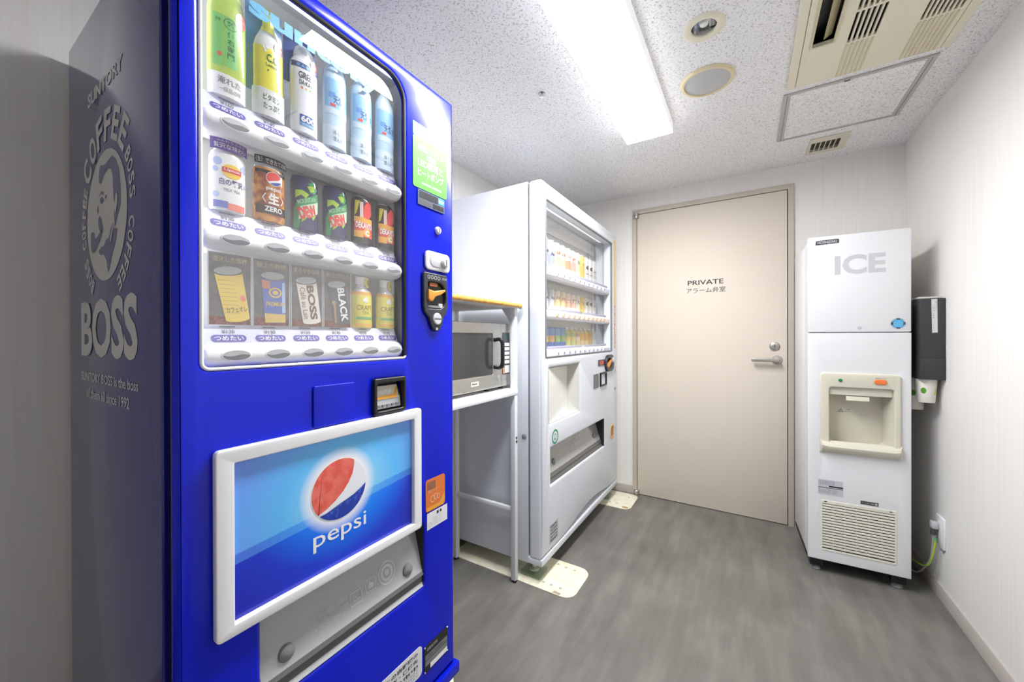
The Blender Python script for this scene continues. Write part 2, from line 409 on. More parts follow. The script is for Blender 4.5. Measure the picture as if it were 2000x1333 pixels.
# speaker
cx, cy = -.137, 1.70
t = empty('ceiling_speaker', (cx, cy, ZC), 'round ceiling speaker with grey grille and yellowed cream rim', 'speaker')
MB().lathe([(.082, ZC - .004), (.084, ZC - .010), (.092, ZC - .009), (.098, ZC - .0005)], (cx, cy, 0), mat('yellowed_rim', (224, 212, 172), .45), 48, cap=False).build('rim', t)
g = MB().lathe([(.0, ZC - .010), (.05, ZC - .009), (.083, ZC - .005)], (cx, cy, 0), speckled('grille_cloth', (198, 198, 196), (184, 184, 182), 900, .8), 48, cap=False)
g.build('grille', t)
# sprinkler
cx, cy = -.729, 1.417
t = empty('sprinkler', (cx, cy, ZC), 'small chrome sprinkler head in the ceiling left of the lamp', 'sprinkler')
MB().lathe([(.013, ZC - .004), (.017, ZC - .005), (.022, ZC - .0005)], (cx, cy, 0), M_WPLAS, 28, cap=False).build('rosette', t)
MB().lathe([(.012, ZC - .0005), (.012, ZC - .006), (.006, ZC - .008), (.005, ZC - .018), (.009, ZC - .019), (.009, ZC - .021), (0, ZC - .0215)], (cx, cy, 0), M_CHROME, 20, cap=False).build('deflector', t)
MB().lathe([(.0125, ZC - .0062), (.0125, ZC - .0045), (.009, ZC - .007)], (cx, cy, 0), M_DGREY, 20, cap=False).build('seal_ring', t)
# air conditioner
t = empty('air_conditioner', ((AX0 + AX1) / 2, (AY0 + AY1) / 2, ZC), 'beige ceiling cassette air conditioner with black slotted grilles', 'air conditioner')
fr = FD(ZC)
slots = [rr(.190, 1.13, .250, 1.685, .004)]
gs = []
for (yy0, yy1) in ((1.575, 1.72), (1.42, 1.565), (1.265, 1.41)):
    for i in range(6): x = .289 + i * .0135; gs.append(rr(x, yy0, x + .0078, yy1, .002, 2))
    for i in range(8): x = .467 + i * .0122; gs.append(rr(x, yy0, x + .0068, yy1, .002, 2))
pn = MB().slab(fr, rr(AX0 + .028, AY0 + .02, AX1 - .028, AY1 - .0005, .003), .001, .012, M_BEIGE, holes=slots + gs, bev=.001).build('grille_panel', t)
MB().slab(fr, [(AX0, AY0), (AX0 + .0265, AY0), (AX0 + .0265, AY1), (AX0, AY1)], .0005, .012, M_BEIGE, bev=.002).build('side_strip', t)
MB().slab(fr, [(AX1 - .0265, AY0), (AX1, AY0), (AX1, AY1), (AX1 - .0265, AY1)], .0005, .012, M_BEIGE, bev=.002).build('side_strip', t)
MB().box((AX0 + .013, AY0 + .013, ZC + .03), (AX1 - .013, AY1 - .013, ZC + .2), M_BLACK).build('housing', t)
v = MB().extr([(0, 0), (.022, .012), (.023, .010), (.002, -.001)], 1.135, 1.68, mat('vane_beige', (190, 180, 140), .4))
v.V = [(x + .222, y, z + ZC + .002) for x, y, z in v.V]; v.build('air_vane', t)
MB().slab(fr, rr(.184, 1.124, .256, 1.692, .006), .012, .0145, M_DBEIGE, holes=[rr(.191, 1.131, .249, 1.684, .004)]).build('outlet_rim', t)
for x0_, n_, st in ((.289, 6, .0135), (.467, 8, .0122)):
    for i in range(n_):
        x = x0_ + i * st; MB().box((x, 1.728, ZC - .0145), (x + .006, AY1 - .006, ZC - .0118), M_DBEIGE, .0008, 1).build('rib', pn)
# access hatch
HX0, HX1, HY0, HY1 = .130, .588, 1.972, 2.42
t = empty('ceiling_hatch', ((HX0 + HX1) / 2, (HY0 + HY1) / 2, ZC), 'square metal framed access hatch set in the speckled ceiling', 'ceiling hatch')
MB().slab(fr, rr(HX0, HY0, HX1, HY1), .0005, .006, M_ALU, holes=[rr(HX0 + .013, HY0 + .009, HX1 - .013, HY1 - .009)], bev=.001).build('outer_frame', t)
MB().slab(fr, rr(HX0 + .0145, HY0 + .0105, HX1 - .0145, HY1 - .0105), .0005, .005, M_ALU, holes=[rr(HX0 + .026, HY0 + .016, HX1 - .026, HY1 - .016)], bev=.001).build('inner_frame', t)
MB().slab(fr, rr(HX0 + .0262, HY0 + .0162, HX1 - .0262, HY1 - .0162), .0005, .003, M_CEIL).build('hatch_panel', t)
lt = MB().lathe([(.010, ZC - .005), (.010, ZC - .009), (0, ZC - .0095)], (.335, HY0 + .006, 0), M_STEEL, 18, cap=False); lt.box((.326, HY0 + .004, ZC - .0105), (.344, HY0 + .008, ZC - .009), M_DGREY)
lt.build('latch', t)
# small vent
t = empty('air_vent', ((VX0 + VX1) / 2, (VY0 + VY1) / 2, ZC), 'small cream slotted vent in the ceiling above the ice machine', 'vent')
hl = []
for i in range(6):
    x = VX0 + .004 + i * .0205; hl.append(rr(x, VY0 + .004, x + .0165, VY1 - .004, .001, 2))
MB().slab(fr, rr(VX0 - .008, VY0 - .045, VX1 + .024, VY1 + .032, .003), .0005, .006, mat('vent_cream', (222, 214, 192), .5), holes=hl, bev=.001).build('vent_frame', t)
MB().box((VX0 + .001, VY0 + .001, ZC + .02), (VX1 - .001, VY1 - .001, ZC + .06), M_BLACK).build('duct', t)
for i in range(5):
    y = VY0 + .018 + i * .021; MB().box((VX0 + .001, y, ZC + .004), (VX1 - .001, y + .004, ZC + .012), mat('vent_louvre', (120, 120, 104), .5)).build('louvre', t)

# ------------------------------------------------------------------ blue vending machine
BY0, BY1, BXF, BXB, BZ0, BZ1 = 0.222, 0.876, -0.748, -1.407, 0.125, 1.830
bv = empty('vending_machine', ((BXF + BXB) / 2, (BY0 + BY1) / 2, 0), 'glossy blue drinks vending machine with lit bottle display in the foreground', 'vending machine')
fx = FX(BXF); fs = FY(BY0)
hd = rr(.258, 1.078, .689, 1.790, rs=(.012, .006, .055, .055), n=8)           # display opening
hf = rr(.345, .455, .750, .6255, .012)                                          # delivery opening
hb_ = rr(.590, .951, .676, 1.027, .003)                                        # bill acceptor
hc = [(.750, 1.19), (.832, 1.19), (.832, 1.29), (.750, 1.29)]
hcav = [rr(.2495, 1.0675, .6975, 1.8005), rr(.335, .435, .7505, .640), rr(.583, .944, .684, 1.036)]
side = MB().box((BXB, BY0, BZ0), (-.80, BY0 + .020, BZ1), M_NAVY, .003)
side.box((BXB, BY1 - .024, BZ0), (-.80, BY1 - .004, BZ1), M_NAVY, .003); side.box((BXB, BY0 + .018, BZ1 - .022), (-.80, BY1 - .02, BZ1 - .001), M_NAVY)
side.box((BXB + .002, BY0 + .018, BZ0 + .002), (-.885, BY1 - .02, BZ1 - .02), M_NAVY)
side = side.build('cabinet', bv)
MB().slab(FX(-.766), rr(BY0 + .010, BZ0 + .04, BY1 - .012, BZ1 - .008), -.034, 0, M_BLACK, holes=hcav).build('door_gasket', bv)
door = MB().slab(fx, rr(BY0, .160, BY1, BZ1 - .003, .006), -.020, 0.0, M_BLUE, holes=[hd, hf, hb_], bev=.009)
# the door is a box behind its face: returns around the openings
door = door.build('front_door', bv)
b = MB()
b.box((-.766, BY0 + .004, .165), (-.757, BY0 + .010, BZ1 - .01), M_BLUE)
b.build('door_edge', bv)
MB().box((BXB + .05, BY0 + .004, .128), (BXF + .012, BY1 + .010, .160), M_BLUE, .004).build('base_rail', bv)
for (x, y) in ((-.80, .27), (-.80, .83), (-1.35, .27), (-1.35, .83)):
    f = MB().lathe([(.026, 0.0055 if y > .5 else 0.0), (.026, .012), (.012, .016), (.012, .128)], (x, y, 0), M_STEEL, 16); f.build('levelling_foot', bv)
# display case
dc = MB()
X0, X1 = -.866, -.768
y0, y1, z0, z1 = .250, .697, 1.068, 1.800
dc.add([(X0, y0, z0), (X0, y1, z0), (X0, y1, z1), (X0, y0, z1), (X1, y0, z0), (X1, y1, z0), (X1, y1, z1), (X1, y0, z1)],
       [(0, 1, 2, 3), (0, 4, 5, 1), (2, 6, 7, 3), (0, 3, 7, 4), (1, 5, 6, 2)], M_OFFW)
dc.build('display_case', bv)
MB().poly(fx, rr(.252, 1.072, .695, 1.796, rs=(.012, .006, .055, .055), n=8), -.0205, M_GLASS).build('display_glass', bv)
# gasket: black on the top and far side, pale on the near side and bottom
edge = rr(.2585, 1.0785, .6885, 1.7895, rs=(.012, .006, .055, .055), n=8)
nE = len(edge)
pale = [p for p in edge if p[1] < 1.10 or p[0] < .262 and p[1] < 1.72]
i0 = next(i for i, p in enumerate(edge) if p[0] > .68 and p[1] > 1.08 + .02)
dark = edge[i0 - 1:] 
MB().tube([fx(u, v, -.004) for u, v in dark], .0042, M_BLACK, 8).build('dark_gasket', bv)
pl = [edge[-1]] + edge[:i0]
MB().tube([fx(u, v, -.003) for u, v in pl], .003, M_WPLAS, 8).build('pale_gasket', bv)
# light blue lettering across the top of the display glass
hdr = MB().text(FX(-.7692), 'suntory', .338, 1.712, .625, 1.756, 0, mat('sky_lettering', (110, 196, 238), .4), .045)
hdr.build('header_lettering', bv)
MB().box((-.776, .262, 1.7940), (-.771, .684, 1.7985), M_LED).build('display_lamp', bv)
MB().box((-.860, .2502, 1.075), (-.772, .2512, 1.785), M_LED).build('side_display_lamp', bv)
BUTTON_Y = [.3105 + .0692 * i for i in range(6)]
ROWZ = [1.50, 1.30, 1.10]
PRICES = [['¥160', '¥140', '¥140', '¥120', '¥120', '¥120'], ['¥130'] * 6, ['¥130'] * 6]
btn = MB()
n = 20
bo = [( .0235 * math.cos(2 * PI * i / n), .0098 * math.sin(2 * PI * i / n)) for i in range(n)]
fb = FX(0)
btn.slab(fb, bo, -.004, .0006, M_WPLAS, bev=.0004)
bi = [(u * .90, v * .88) for u, v in bo]
up = [p for p in bi if p[1] >= -1e-6]; 
wave = [(.019 * (1 - 2 * i / 8), .0016 * math.sin(i / 8 * 2 * PI)) for i in range(9)]
btn.poly(fb, [(.0212, 0)] + [(u, v) for u, v in bi[1:10]] + [(-.0212, 0)] + [(-u * 1.0, -v) for u, v in wave], .0008, M_LGREY)
btn.poly(fb, [(-.0212, 0)] + [(u, v) for u, v in bi[11:20]] + [(.0212, 0)] + wave, .0008, M_MGREY)
btn_me = btn.mesh('button')
tag_me = {}
def price_mesh(p):
    if p not in tag_me:
        q = MB(); f0 = FX(0)
        q.poly(f0, rr(-.027, -.0125, .027, .0005, .0062), .0003, M_VIOLET)
        q.text(f0, 'つめたい', -.0225, -.0105, .0225, -.0015, .0006, M_TEXTW, .02)
        q.text(f0, p, -.010, .0030, .010, .0105, .0006, M_TEXTG, .02)
        q.poly(f0, rr(-.012, .0150, .012, .0172), .0006, M_TEXTG)
        tag_me[p] = q.mesh('price_tag')
    return tag_me[p]
for r_, zb in enumerate(ROWZ):
    prof = [(-.800, .021)] + [(-.776 + .0215 * math.cos(a), .0215 * math.sin(a)) for a in [PI / 2 - PI * i / 12 for i in range(13)]] + [(-.800, -.0215)]
    prof = [(x if x > -.79 else x, z + zb) for x, z in prof]
    q = MB(); ysec = [(.2645, .55), (.2665, .80), (.270, .93), (.276, 1.0), (.674, 1.0), (.680, .93), (.6835, .80), (.6855, .55)]
    np_ = len(prof); vs = []
    for (yy, sc) in ysec:
        for x, z in prof: vs.append((-.800 + (x + .800) * (0.9 + .1 * sc) , yy, zb + (z - zb) * sc))
    fs_ = [(j * np_ + i, j * np_ + (i + 1) % np_, (j + 1) * np_ + (i + 1) % np_, (j + 1) * np_ + i) for j in range(len(ysec) - 1) for i in range(np_)]
    fs_ += [tuple(reversed(range(np_))), tuple((len(ysec) - 1) * np_ + i for i in range(np_))]
    q.add(vs, fs_, M_WPLAS)
    q.box((-.862, .255, zb + .004), (-.799, .692, zb + .0515), M_OFFW)
    bar = q.build('button_bar', bv)
    for y in BUTTON_Y:
        o = place('button', btn_me, bar); o.location = (-.7546, y, zb)
    st = MB().add([(-.7725, .267, zb + .0205), (-.7725, .683, zb + .0205), (-.786, .683, zb + .0535), (-.786, .267, zb + .0535), (-.7985, .267, zb + .0205), (-.7985, .683, zb + .0205), (-.7985, .683, zb + .0535), (-.7985, .267, zb + .0535)],
                  [(0, 1, 2, 3), (4, 7, 6, 5), (0, 4, 5, 1), (2, 6, 7, 3), (0, 3, 7, 4), (1, 5, 6, 2)], mat('lavender_strip', (222, 224, 242), .4)).build('price_strip', bv)
    tilt = math.atan2(.0135, .033)
    for i, y in enumerate(BUTTON_Y):
        o = place('price_tag', price_mesh(PRICES[r_][i]), st)
        o.location = (-.7780, y - .003, zb + .0352); o.rotation_euler = (0, -tilt, 0)
# side decals
M = M_DECAL; w = .0006
q = MB().text(fs, 'SUNTORY', -1.230, 1.633, -.985, 1.662, w, M, .03); q.build('side_lettering', side)
q = MB().text(fs, 'BOSS', -1.296, 1.090, -.908, 1.213, w, M, .035); q.build('side_lettering', side)
q = MB().text(fs, 'SUNTORY BOSS is the boss', -1.297, 1.036, -.907, 1.056, w, M, .012); q.text(fs, 'of them all since 1992', -1.253, 1.000, -.956, 1.021, w, M, .012); q.build('side_lettering', side)
CU, CV = -1.100, 1.378
em = MB(); em.poly(fs, ell(CU, CV, .138, .131, 48), w, M)
em.arc_text(fs, 'COFFEE', CU, CV, .148, .212, 148, 40, w, M, .03, .78)
em.arc_text(fs, 'BOSS COFFEE', CU, CV, .152, .184, 36, -62, w, M, .03, .8)
em.arc_text(fs, 'BOSS COFFEE', CU, CV, .152, .184, 238, 150, w, M, .03, .8)
Kd = M_NAVY; w2 = .0011
em.poly(fs, [(-1.144, 1.454), (-1.140, 1.478), (-1.132, 1.486), (-1.100, 1.480), (-1.052, 1.487), (-1.028, 1.474), (-1.008, 1.450), (-1.0, 1.415), (-1.0, 1.382), (-1.014, 1.368), (-1.035, 1.345), (-1.041, 1.372), (-1.034, 1.388), (-1.042, 1.400), (-1.046, 1.425), (-1.048, 1.446), (-1.058, 1.462), (-1.078, 1.468), (-1.105, 1.462), (-1.128, 1.448)], w2, Kd)
em.poly(fs, [(-1.036, 1.384), (-1.030, 1.402), (-1.024, 1.411), (-1.016, 1.402), (-1.016, 1.390), (-1.026, 1.372), (-1.032, 1.370)], .0016, M)
em.poly(fs, [(-1.146, 1.424), (-1.128, 1.432), (-1.108, 1.427), (-1.116, 1.423), (-1.130, 1.426)], w2, Kd)
em.poly(fs, [(-1.138, 1.417), (-1.122, 1.420), (-1.110, 1.412), (-1.120, 1.405), (-1.132, 1.408)], w2, Kd)
em.poly(fs, ell(-1.094, 1.414, .006, .004, 8), w2, Kd)
em.poly(fs, [(-1.158, 1.398), (-1.152, 1.408), (-1.148, 1.396), (-1.152, 1.388)], w2, Kd)
em.poly(fs, [(-1.150, 1.378), (-1.138, 1.384), (-1.128, 1.374), (-1.120, 1.362), (-1.116, 1.354), (-1.128, 1.349), (-1.140, 1.352), (-1.148, 1.362)], w2, Kd)
em.poly(fs, [(-1.140, 1.349), (-1.116, 1.353), (-1.128, 1.338), (-1.150, 1.326), (-1.172, 1.314), (-1.190, 1.312), (-1.204, 1.320), (-1.209, 1.344), (-1.205, 1.358), (-1.182, 1.356), (-1.176, 1.342), (-1.158, 1.343)], w2, Kd)
em.poly(fs, [(-1.148, 1.311), (-1.128, 1.318), (-1.110, 1.318), (-1.096, 1.328), (-1.074, 1.330), (-1.062, 1.346), (-1.046, 1.356), (-1.052, 1.338), (-1.040, 1.344), (-1.022, 1.340), (-1.030, 1.318), (-1.050, 1.298), (-1.064, 1.280), (-1.076, 1.266), (-1.084, 1.262), (-1.092, 1.286), (-1.110, 1.300), (-1.135, 1.302)], w2, Kd)
em.poly(fs, [(-1.060, 1.318), (-1.040, 1.350), (-1.046, 1.352), (-1.066, 1.322)], .0016, M)
em.build('side_emblem', side)
# lower advertising panel
fo = rr(.271, .627, .730, .944, .008); fi = rr(.298, .647, .704, .919, .002)
MB().slab(fx, fo, .0005, .014, M_WPLAS, holes=[fi], bev=.002).build('poster_frame', bv)
def poster():
    m = mat('blue_poster_print', (0, 90, 220), .25, 0, .35); N, L, P = nt(m)
    tc = N.new('ShaderNodeTexCoord'); sp = N.new('ShaderNodeSeparateXYZ'); L.new(tc.outputs['Object'], sp.inputs[0])
    def math_(op, a, b_=None, cl=False):
        n_ = N.new('ShaderNodeMath'); n_.operation = op; n_.use_clamp = cl
        for i, v in enumerate((a, b_)):
            if v is None: continue
            if isinstance(v, (int, float)): n_.inputs[i].default_value = v
            else: L.new(v, n_.inputs[i])
        return n_.outputs[0]
    Y, Z = sp.outputs['Y'], sp.outputs['Z']
    dy = math_('SUBTRACT', Y, .515); dz = math_('SUBTRACT', Z, .80)
    d = math_('SQRT', math_('ADD', math_('MULTIPLY', math_('MULTIPLY', dy, dy), .55), math_('MULTIPLY', dz, dz)))
    upc = ramp(N, L, d, [(0.03, lin((150, 222, 255))), (0.10, lin((92, 190, 255))), (0.17, lin((104, 160, 248))), (.22, lin((122, 138, 240)))])
    loc_ = ramp(N, L, d, [(0.03, lin((0, 156, 255))), (0.09, lin((0, 116, 250))), (0.14, lin((16, 58, 214))), (.2, lin((22, 34, 184)))])
    # diagonal band
    ln = math_('SUBTRACT', Z, math_('ADD', .741, math_('MULTIPLY', math_('SUBTRACT', Y, .297), .085)))
    st = math_('MULTIPLY', ln, 900, True)
    ln2 = math_('MULTIPLY', math_('SUBTRACT', ln, .017), 900, True)
    mid = N.new('ShaderNodeMix'); mid.data_type = 'RGBA'; mid.inputs['Factor'].default_value = .55; L.new(upc.outputs[0], mid.inputs['A']); L.new(loc_.outputs[0], mid.inputs['B'])
    m1 = N.new('ShaderNodeMix'); m1.data_type = 'RGBA'; L.new(st, m1.inputs['Factor']); L.new(loc_.outputs[0], m1.inputs['A']); L.new(mid.outputs['Result'], m1.inputs['B'])
    m2 = N.new('ShaderNodeMix'); m2.data_type = 'RGBA'; L.new(ln2, m2.inputs['Factor']); L.new(m1.outputs['Result'], m2.inputs['A']); L.new(upc.outputs[0], m2.inputs['B'])
    # printed pale halo around the globe
    gy = math_('SUBTRACT', Y, .500); gz = math_('SUBTRACT', Z, .806)
    gd = math_('SQRT', math_('ADD', math_('MULTIPLY', gy, gy), math_('MULTIPLY', gz, gz)))
    hal = ramp(N, L, gd, [(0.066, (1, 1, 1, 1)), (.090, (0, 0, 0, 1))])
    m3 = N.new('ShaderNodeMix'); m3.data_type = 'RGBA'; L.new(hal.outputs[0], m3.inputs['Factor']); L.new(m2.outputs['Result'], m3.inputs['A']); m3.inputs['B'].default_value = lin((244, 246, 255))
    L.new(m3.outputs['Result'], P.inputs['Base Color']); return m
pq = MB().slab(fx, rr(.2975, .6465, .7045, .9195, .002), .0008, .003, poster()); po = pq.build('poster', bv)
gl = MB(); gc = (.500, .806); GR = .0635
def gpt(a): return (gc[0] + GR * math.cos(a), gc[1] + GR * math.sin(a))
R_ = [gpt(math.radians(a)) for a in range(58, 222, 6)] + [gpt(math.radians(218))]
red = R_ + [(.470, .774), (.488, .784), (.506, .798), (.520, .814), (.529, .830), (.533, .846)]
wav = [gpt(math.radians(a)) for a in range(-4, 60, 6)] + [(.5335, .852), (.529, .828), (.520, .812), (.506, .796), (.488, .782), (.470, .773), gpt(math.radians(219)), (.466, .7655), (.482, .7700), (.500, .7755), (.518, .7800), (.534, .7850), (.549, .7925)]
blu = [gpt(math.radians(a)) for a in range(222, 357, 6)] + [(.549, .791), (.534, .7835), (.518, .7785), (.500, .774), (.482, .7685), (.466, .764)]
gl.poly(fx, ell(*gc, GR + .002, n=40), .0034, M_TEXTW)
gl.poly(fx, red, .0038, speckled('globe_red', (226, 84, 70), (236, 112, 96), 60, .25, .3))
gl.poly(fx, wav, .0038, mat('globe_white', (236, 238, 244), .3))
gl.poly(fx, blu, .0038, speckled('globe_blue', (12, 52, 168), (70, 120, 214), 90, .25, .3, .55, .75))
gl.build('globe_logo', po)
MB().text(fx, 'pepsi', .4395, .6935, .5645, .7345, .0036, M_TEXTW, .004).build('lettering', po)
# delivery flap
prof = [(-.040, .626), (-.030, .590), (-.018, .545), (-.010, .512), (-.004, .496), (.000, .488), (-.006, .482), (-.006, .466), (-.001, .456)]
q = MB().sheet([(BXF + a, z) for a, z in prof], .346, .749, lambda j: M_FLAP if j < 4 else (M_FLAPD if j in (4, 6) else M_LGREY))
fp = q.build('delivery_flap', bv)
MB().box((-.82, .346, .44), (-.810, .75, .63), M_BPLAS).build('delivery_chute', bv)
MB().add([(-.81, .7495, .456), (-.749, .7495, .456), (-.749, .7495, .625), (-.81, .7495, .625)], [(0, 1, 2, 3)], M_BPLAS).build('chute_cheek', bv)
def flap_pt(z):
    for (a, z1), (b_, z2) in zip(prof, prof[1:]):
        if z2 <= z <= z1: return BXF + a + (b_ - a) * (z1 - z) / (z1 - z2)
ff = lambda u, v, w_: (flap_pt(v) + .0006 + w_, u, v)
M_FPR = mat('pale_flap_print', (205, 206, 206), .4)
fpq = MB()
def ring(mb, fr_, cu, cv, r0, r1, w_, m, n_=28, sy=1.0):
    vs = []
    for i in range(n_):
        a = 2 * PI * i / n_; vs += [fr_(cu + r0 * math.cos(a), cv + sy * r0 * math.sin(a), w_), fr_(cu + r1 * math.cos(a), cv + sy * r1 * math.sin(a), w_)]
    mb.add(vs, [(2 * i, 2 * i + 1, (2 * i + 3) % (2 * n_), (2 * i + 2) % (2 * n_)) for i in range(n_)], m)
ring(fpq, ff, .640, .545, .023, .026, 0, M_FPR); ring(fpq, ff, .640, .545, .012, .018, 0, M_FPR)
fpq.poly(ff, ell(.640, .545, .007, .007, 12), 0, M_FPR)
for (a0, b0, a1, b1) in ((.576, .528, .606, .556), (.535, .521, .566, .549)):
    fpq.slab(ff, rr(a0, b0, a1, b1, .003), 0, .0002, M_FPR, holes=[rr(a0 + .002, b0 + .002, a1 - .002, b1 - .002, .002)])
fpq.poly(ff, [(.583, .536), (.598, .534), (.600, .544), (.592, .546), (.590, .552), (.586, .545)], 0, M_FPR)
ring(fpq, ff, .548, .533, .003, .005, 0, M_FPR, 12); fpq.box(*[(ff(.553, .530, 0)), (ff(.562, .534, .0002))], M_FPR)
for i in range(3): fpq.text(ff, ('・取り出し口に', '・手を入れない', '・でください')[i], .452, .545 - i * .012, .528, .552 - i * .012, 0, M_FPR)
fpq.build('flap_print', fp)
for y in (.394, .702):
    k = MB().lathe([(.016, -.004), (.015, .004), (.009, .008), (0.0005, .009)], (flap_pt(.520), y, .520), M_MGREY, 18, 'x', cap=False); k.build('flap_knob', fp)
# blank hatch, bill acceptor
MB().slab(fx, rr(.4415, .947, .5365, 1.0315, .004), .0004, .004, M_BLUE, bev=.0015).build('cover_plate', bv)
ba = MB().slab(fx, rr(.585, .946, .681, 1.033, .005), -.010, .010, M_BPLAS, holes=[rr(.593, .955, .674, 1.021, .004)], bev=.003).build('bill_acceptor', bv)
q = MB(); q.add([(-.775, .591, 1.025), (-.775, .676, 1.025), (-.752, .676, .985), (-.752, .591, .985)], [(0, 1, 2, 3)], M_DGREY)
q.add([(-.752, .594, .985), (-.752, .672, .985), (-.750, .672, .958), (-.750, .594, .958)], [(0, 1, 2, 3)], M_LGREY)
for i in range(5): q.box((-.751, .600 + i * .014, .963), (-.747, .608 + i * .014, .968), M_MGREY)
q.build('bill_slot', ba)
q = MB(); fq = lambda u, v, w_: (-.7558 - (v - .994) * .30 + w_, u, v)
q.poly(fq, rr(.600, .981, .668, 1.012, .002), .001, mat('pale_gold', (214, 206, 188), .4)); q.poly(fq, [(.600, .981), (.660, .981), (.668, 1.006), (.664, 1.008), (.652, .990), (.600, .988)], .0014, mat('amber_label', (236, 168, 62), .4))
q.text(fq, '1000円札', .604, .992, .650, 1.003, .0018, M_TEXTW, .03); q.build('bill_label', ba)
MB().box((-.79, .588, .948), (-.776, .679, 1.03), M_BPLAS).build('bill_box', ba)
# control column
q = MB().poly(fx, rr(.715, 1.668, .842, 1.703, .002), .0008, mat('aqua_header', (86, 176, 226), .35)); q.text(fx, '24h', .720, 1.673, .752, 1.699, .0014, M_TEXTW, .03, .002); q.text(fx, '販売中', .765, 1.673, .838, 1.699, .0014, M_TEXTW, .02)
q.build('header_sticker', bv)
gm = mat('green_sticker', (92, 200, 62), .35, 0, .2)
q = MB().slab(fx, rr(.714, 1.531, .845, 1.667, .006), .0004, .0016, gm)
for s_, a0, b0, a1, b1 in (('地球にやさしい', .732, 1.632, .830, 1.650), ('LED照明と', .731, 1.590, .828, 1.612), ('ヒートポンプ', .731, 1.565, .830, 1.586), ('SUNTORY BEVERAGE', .745, 1.544, .822, 1.550)):
    q.text(fx, s_, a0, b0, a1, b1, .0020, M_TEXTW, .015)
q.poly(fx, rr(.764, 1.615, .800, 1.629, .002), .0020, mat('pale_green', (214, 240, 200), .4)); q.text(fx, '省エネ', .768, 1.618, .796, 1.626, .0024, gm, .01)
q.build('green_sticker', bv)
q = MB().slab(fx, rr(.730, 1.487, .834, 1.528, .002), .0004, .003, mat('panel_rim', (96, 104, 130), .3)); q.poly(fx, rr(.734, 1.506, .806, 1.525), .0034, M_BPLAS); q.poly(fx, rr(.808, 1.508, .832, 1.525), .0034, mat('teal_readout', (40, 160, 170), .3, emit=.5))
q.text(fx, '販売中', .810, 1.511, .830, 1.521, .0038, M_TEXTW); q.poly(fx, rr(.734, 1.490, .782, 1.503), .0034, M_DGREY); q.poly(fx, rr(.786, 1.490, .830, 1.503), .0034, M_BPLAS); q.build('readout_panel', bv)
k = MB().lathe([(.011, 0), (.011, .004), (.008, .008), (0.0005, .009)], (BXF, .807, 1.433), M_SATIN, 20, 'x', cap=False); k.box((BXF + .0085, .806, 1.427), (BXF + .0095, .808, 1.439), M_DGREY); k.build('door_lock', bv)
q = MB().slab(fx, rr(.753, 1.316, .852, 1.369, .014), .0005, .008, mat('satin_silver', (206, 206, 210), .35, .3), bev=.003)
sv = q.build('return_lever_plate', bv)
q = MB().slab(fx, rr(.770, 1.327, .842, 1.358, .0154), .008, .0095, M_LGREY, bev=.0007); q.lathe([(.013, .0095), (.013, .016), (.010, .019), (0.0005, .019)], (BXF, .824, 1.3425), M_SATIN, 22, 'x', cap=False); q.box((BXF + .019, .8225, 1.334), (BXF + .0195, .8255, 1.351), M_DGREY); q.build('return_knob', sv)
co = [(.744, 1.304), (.747, 1.308), (.834, 1.308), (.838, 1.303), (.840, 1.215), (.832, 1.196), (.822, 1.186), (.816, 1.165), (.806, 1.151), (.794, 1.147), (.782, 1.151), (.772, 1.165), (.766, 1.184), (.750, 1.198), (.745, 1.215)]
cn = MB().slab(fx, co, .0005, .010, mat('gunmetal', (62, 64, 70), .35, .3), holes=[rr(.760, 1.210, .832, 1.284, rs=(.004, .03, .03, .004))], bev=.003).build('coin_unit', bv)
q = MB().add([fx(.758, 1.208, .002), fx(.834, 1.208, .002), fx(.834, 1.286, .001), fx(.758, 1.286, .001)], [(0, 1, 2, 3)], M_BPLAS)
q.box(fx(.762, 1.213, .001), fx(.808, 1.219, .008), M_MGREY); q.box(fx(.804, 1.214, .002), fx(.820, 1.226, .007), M_LGREY); q.box(fx(.770, 1.272, .002), fx(.800, 1.282, .006), mat('brown_slot', (150, 84, 40), .4)); q.build('coin_bay', cn)
MB().slab(fx, [(.756, 1.236), (.762, 1.229), (.774, 1.230), (.784, 1.243), (.806, 1.250), (.826, 1.262), (.822, 1.266), (.800, 1.262), (.780, 1.258), (.757, 1.262)], .006, .016, M_LEVER, bev=.003).build('coin_lever', cn)
k = MB().lathe([(.0165, .006), (.0165, .013), (.014, .015), (0.0005, .015)], (BXF, .793, 1.182), M_SATIN, 24, 'x', cap=False); k.box((BXF + .015, .780, 1.1805), (BXF + .0155, .806, 1.1835), M_DGREY); k.build('cash_lock', cn)
q = MB()
for i in range(4): ring(q, fx, .762 + i * .013, 1.296, .0038, .0052, .0106, M_LGREY, 14)
q.text(fx, '10円 50円', .815, 1.293, .834, 1.299, .0106, M_LGREY); q.poly(fx, rr(.789, 1.151, .797, 1.158), .0106, M_LGREY); q.build('coin_print', cn)
# stickers
q = MB().slab(fx, rr(.757, .650, .834, .738, .008), .0004, .0014, mat('orange_sticker', (226, 122, 56), .3, 0, .2)); q.poly(fx, [(.760, .652), (.826, .652), (.832, .668), (.832, .686), (.812, .662), (.760, .662)], .0018, mat('amber_label', (236, 168, 62)))
q.poly(fx, rr(.762, .708, .795, .731, .004), .0018, mat('brown_patch', (150, 100, 70), .4)); q.text(fx, '電子マネー', .765, .700, .812, .709, .002, mat('peach', (246, 190, 150), .4)); 
for cu, cv, r1 in ((.783, .681, .010), (.795, .684, .009), (.805, .682, .007)): ring(q, fx, cu, cv, r1 - .0022, r1, .002, mat('peach', (246, 190, 150), .4), 16)
q.build('orange_sticker', bv)
q = MB().poly(fx, rr(.762, .600, .844, .646), .0008, mat('sticker_white', (232, 232, 236), .4)); q.text(fx, '■ ●', .800, .633, .820, .641, .0012, M_TEXTD); 
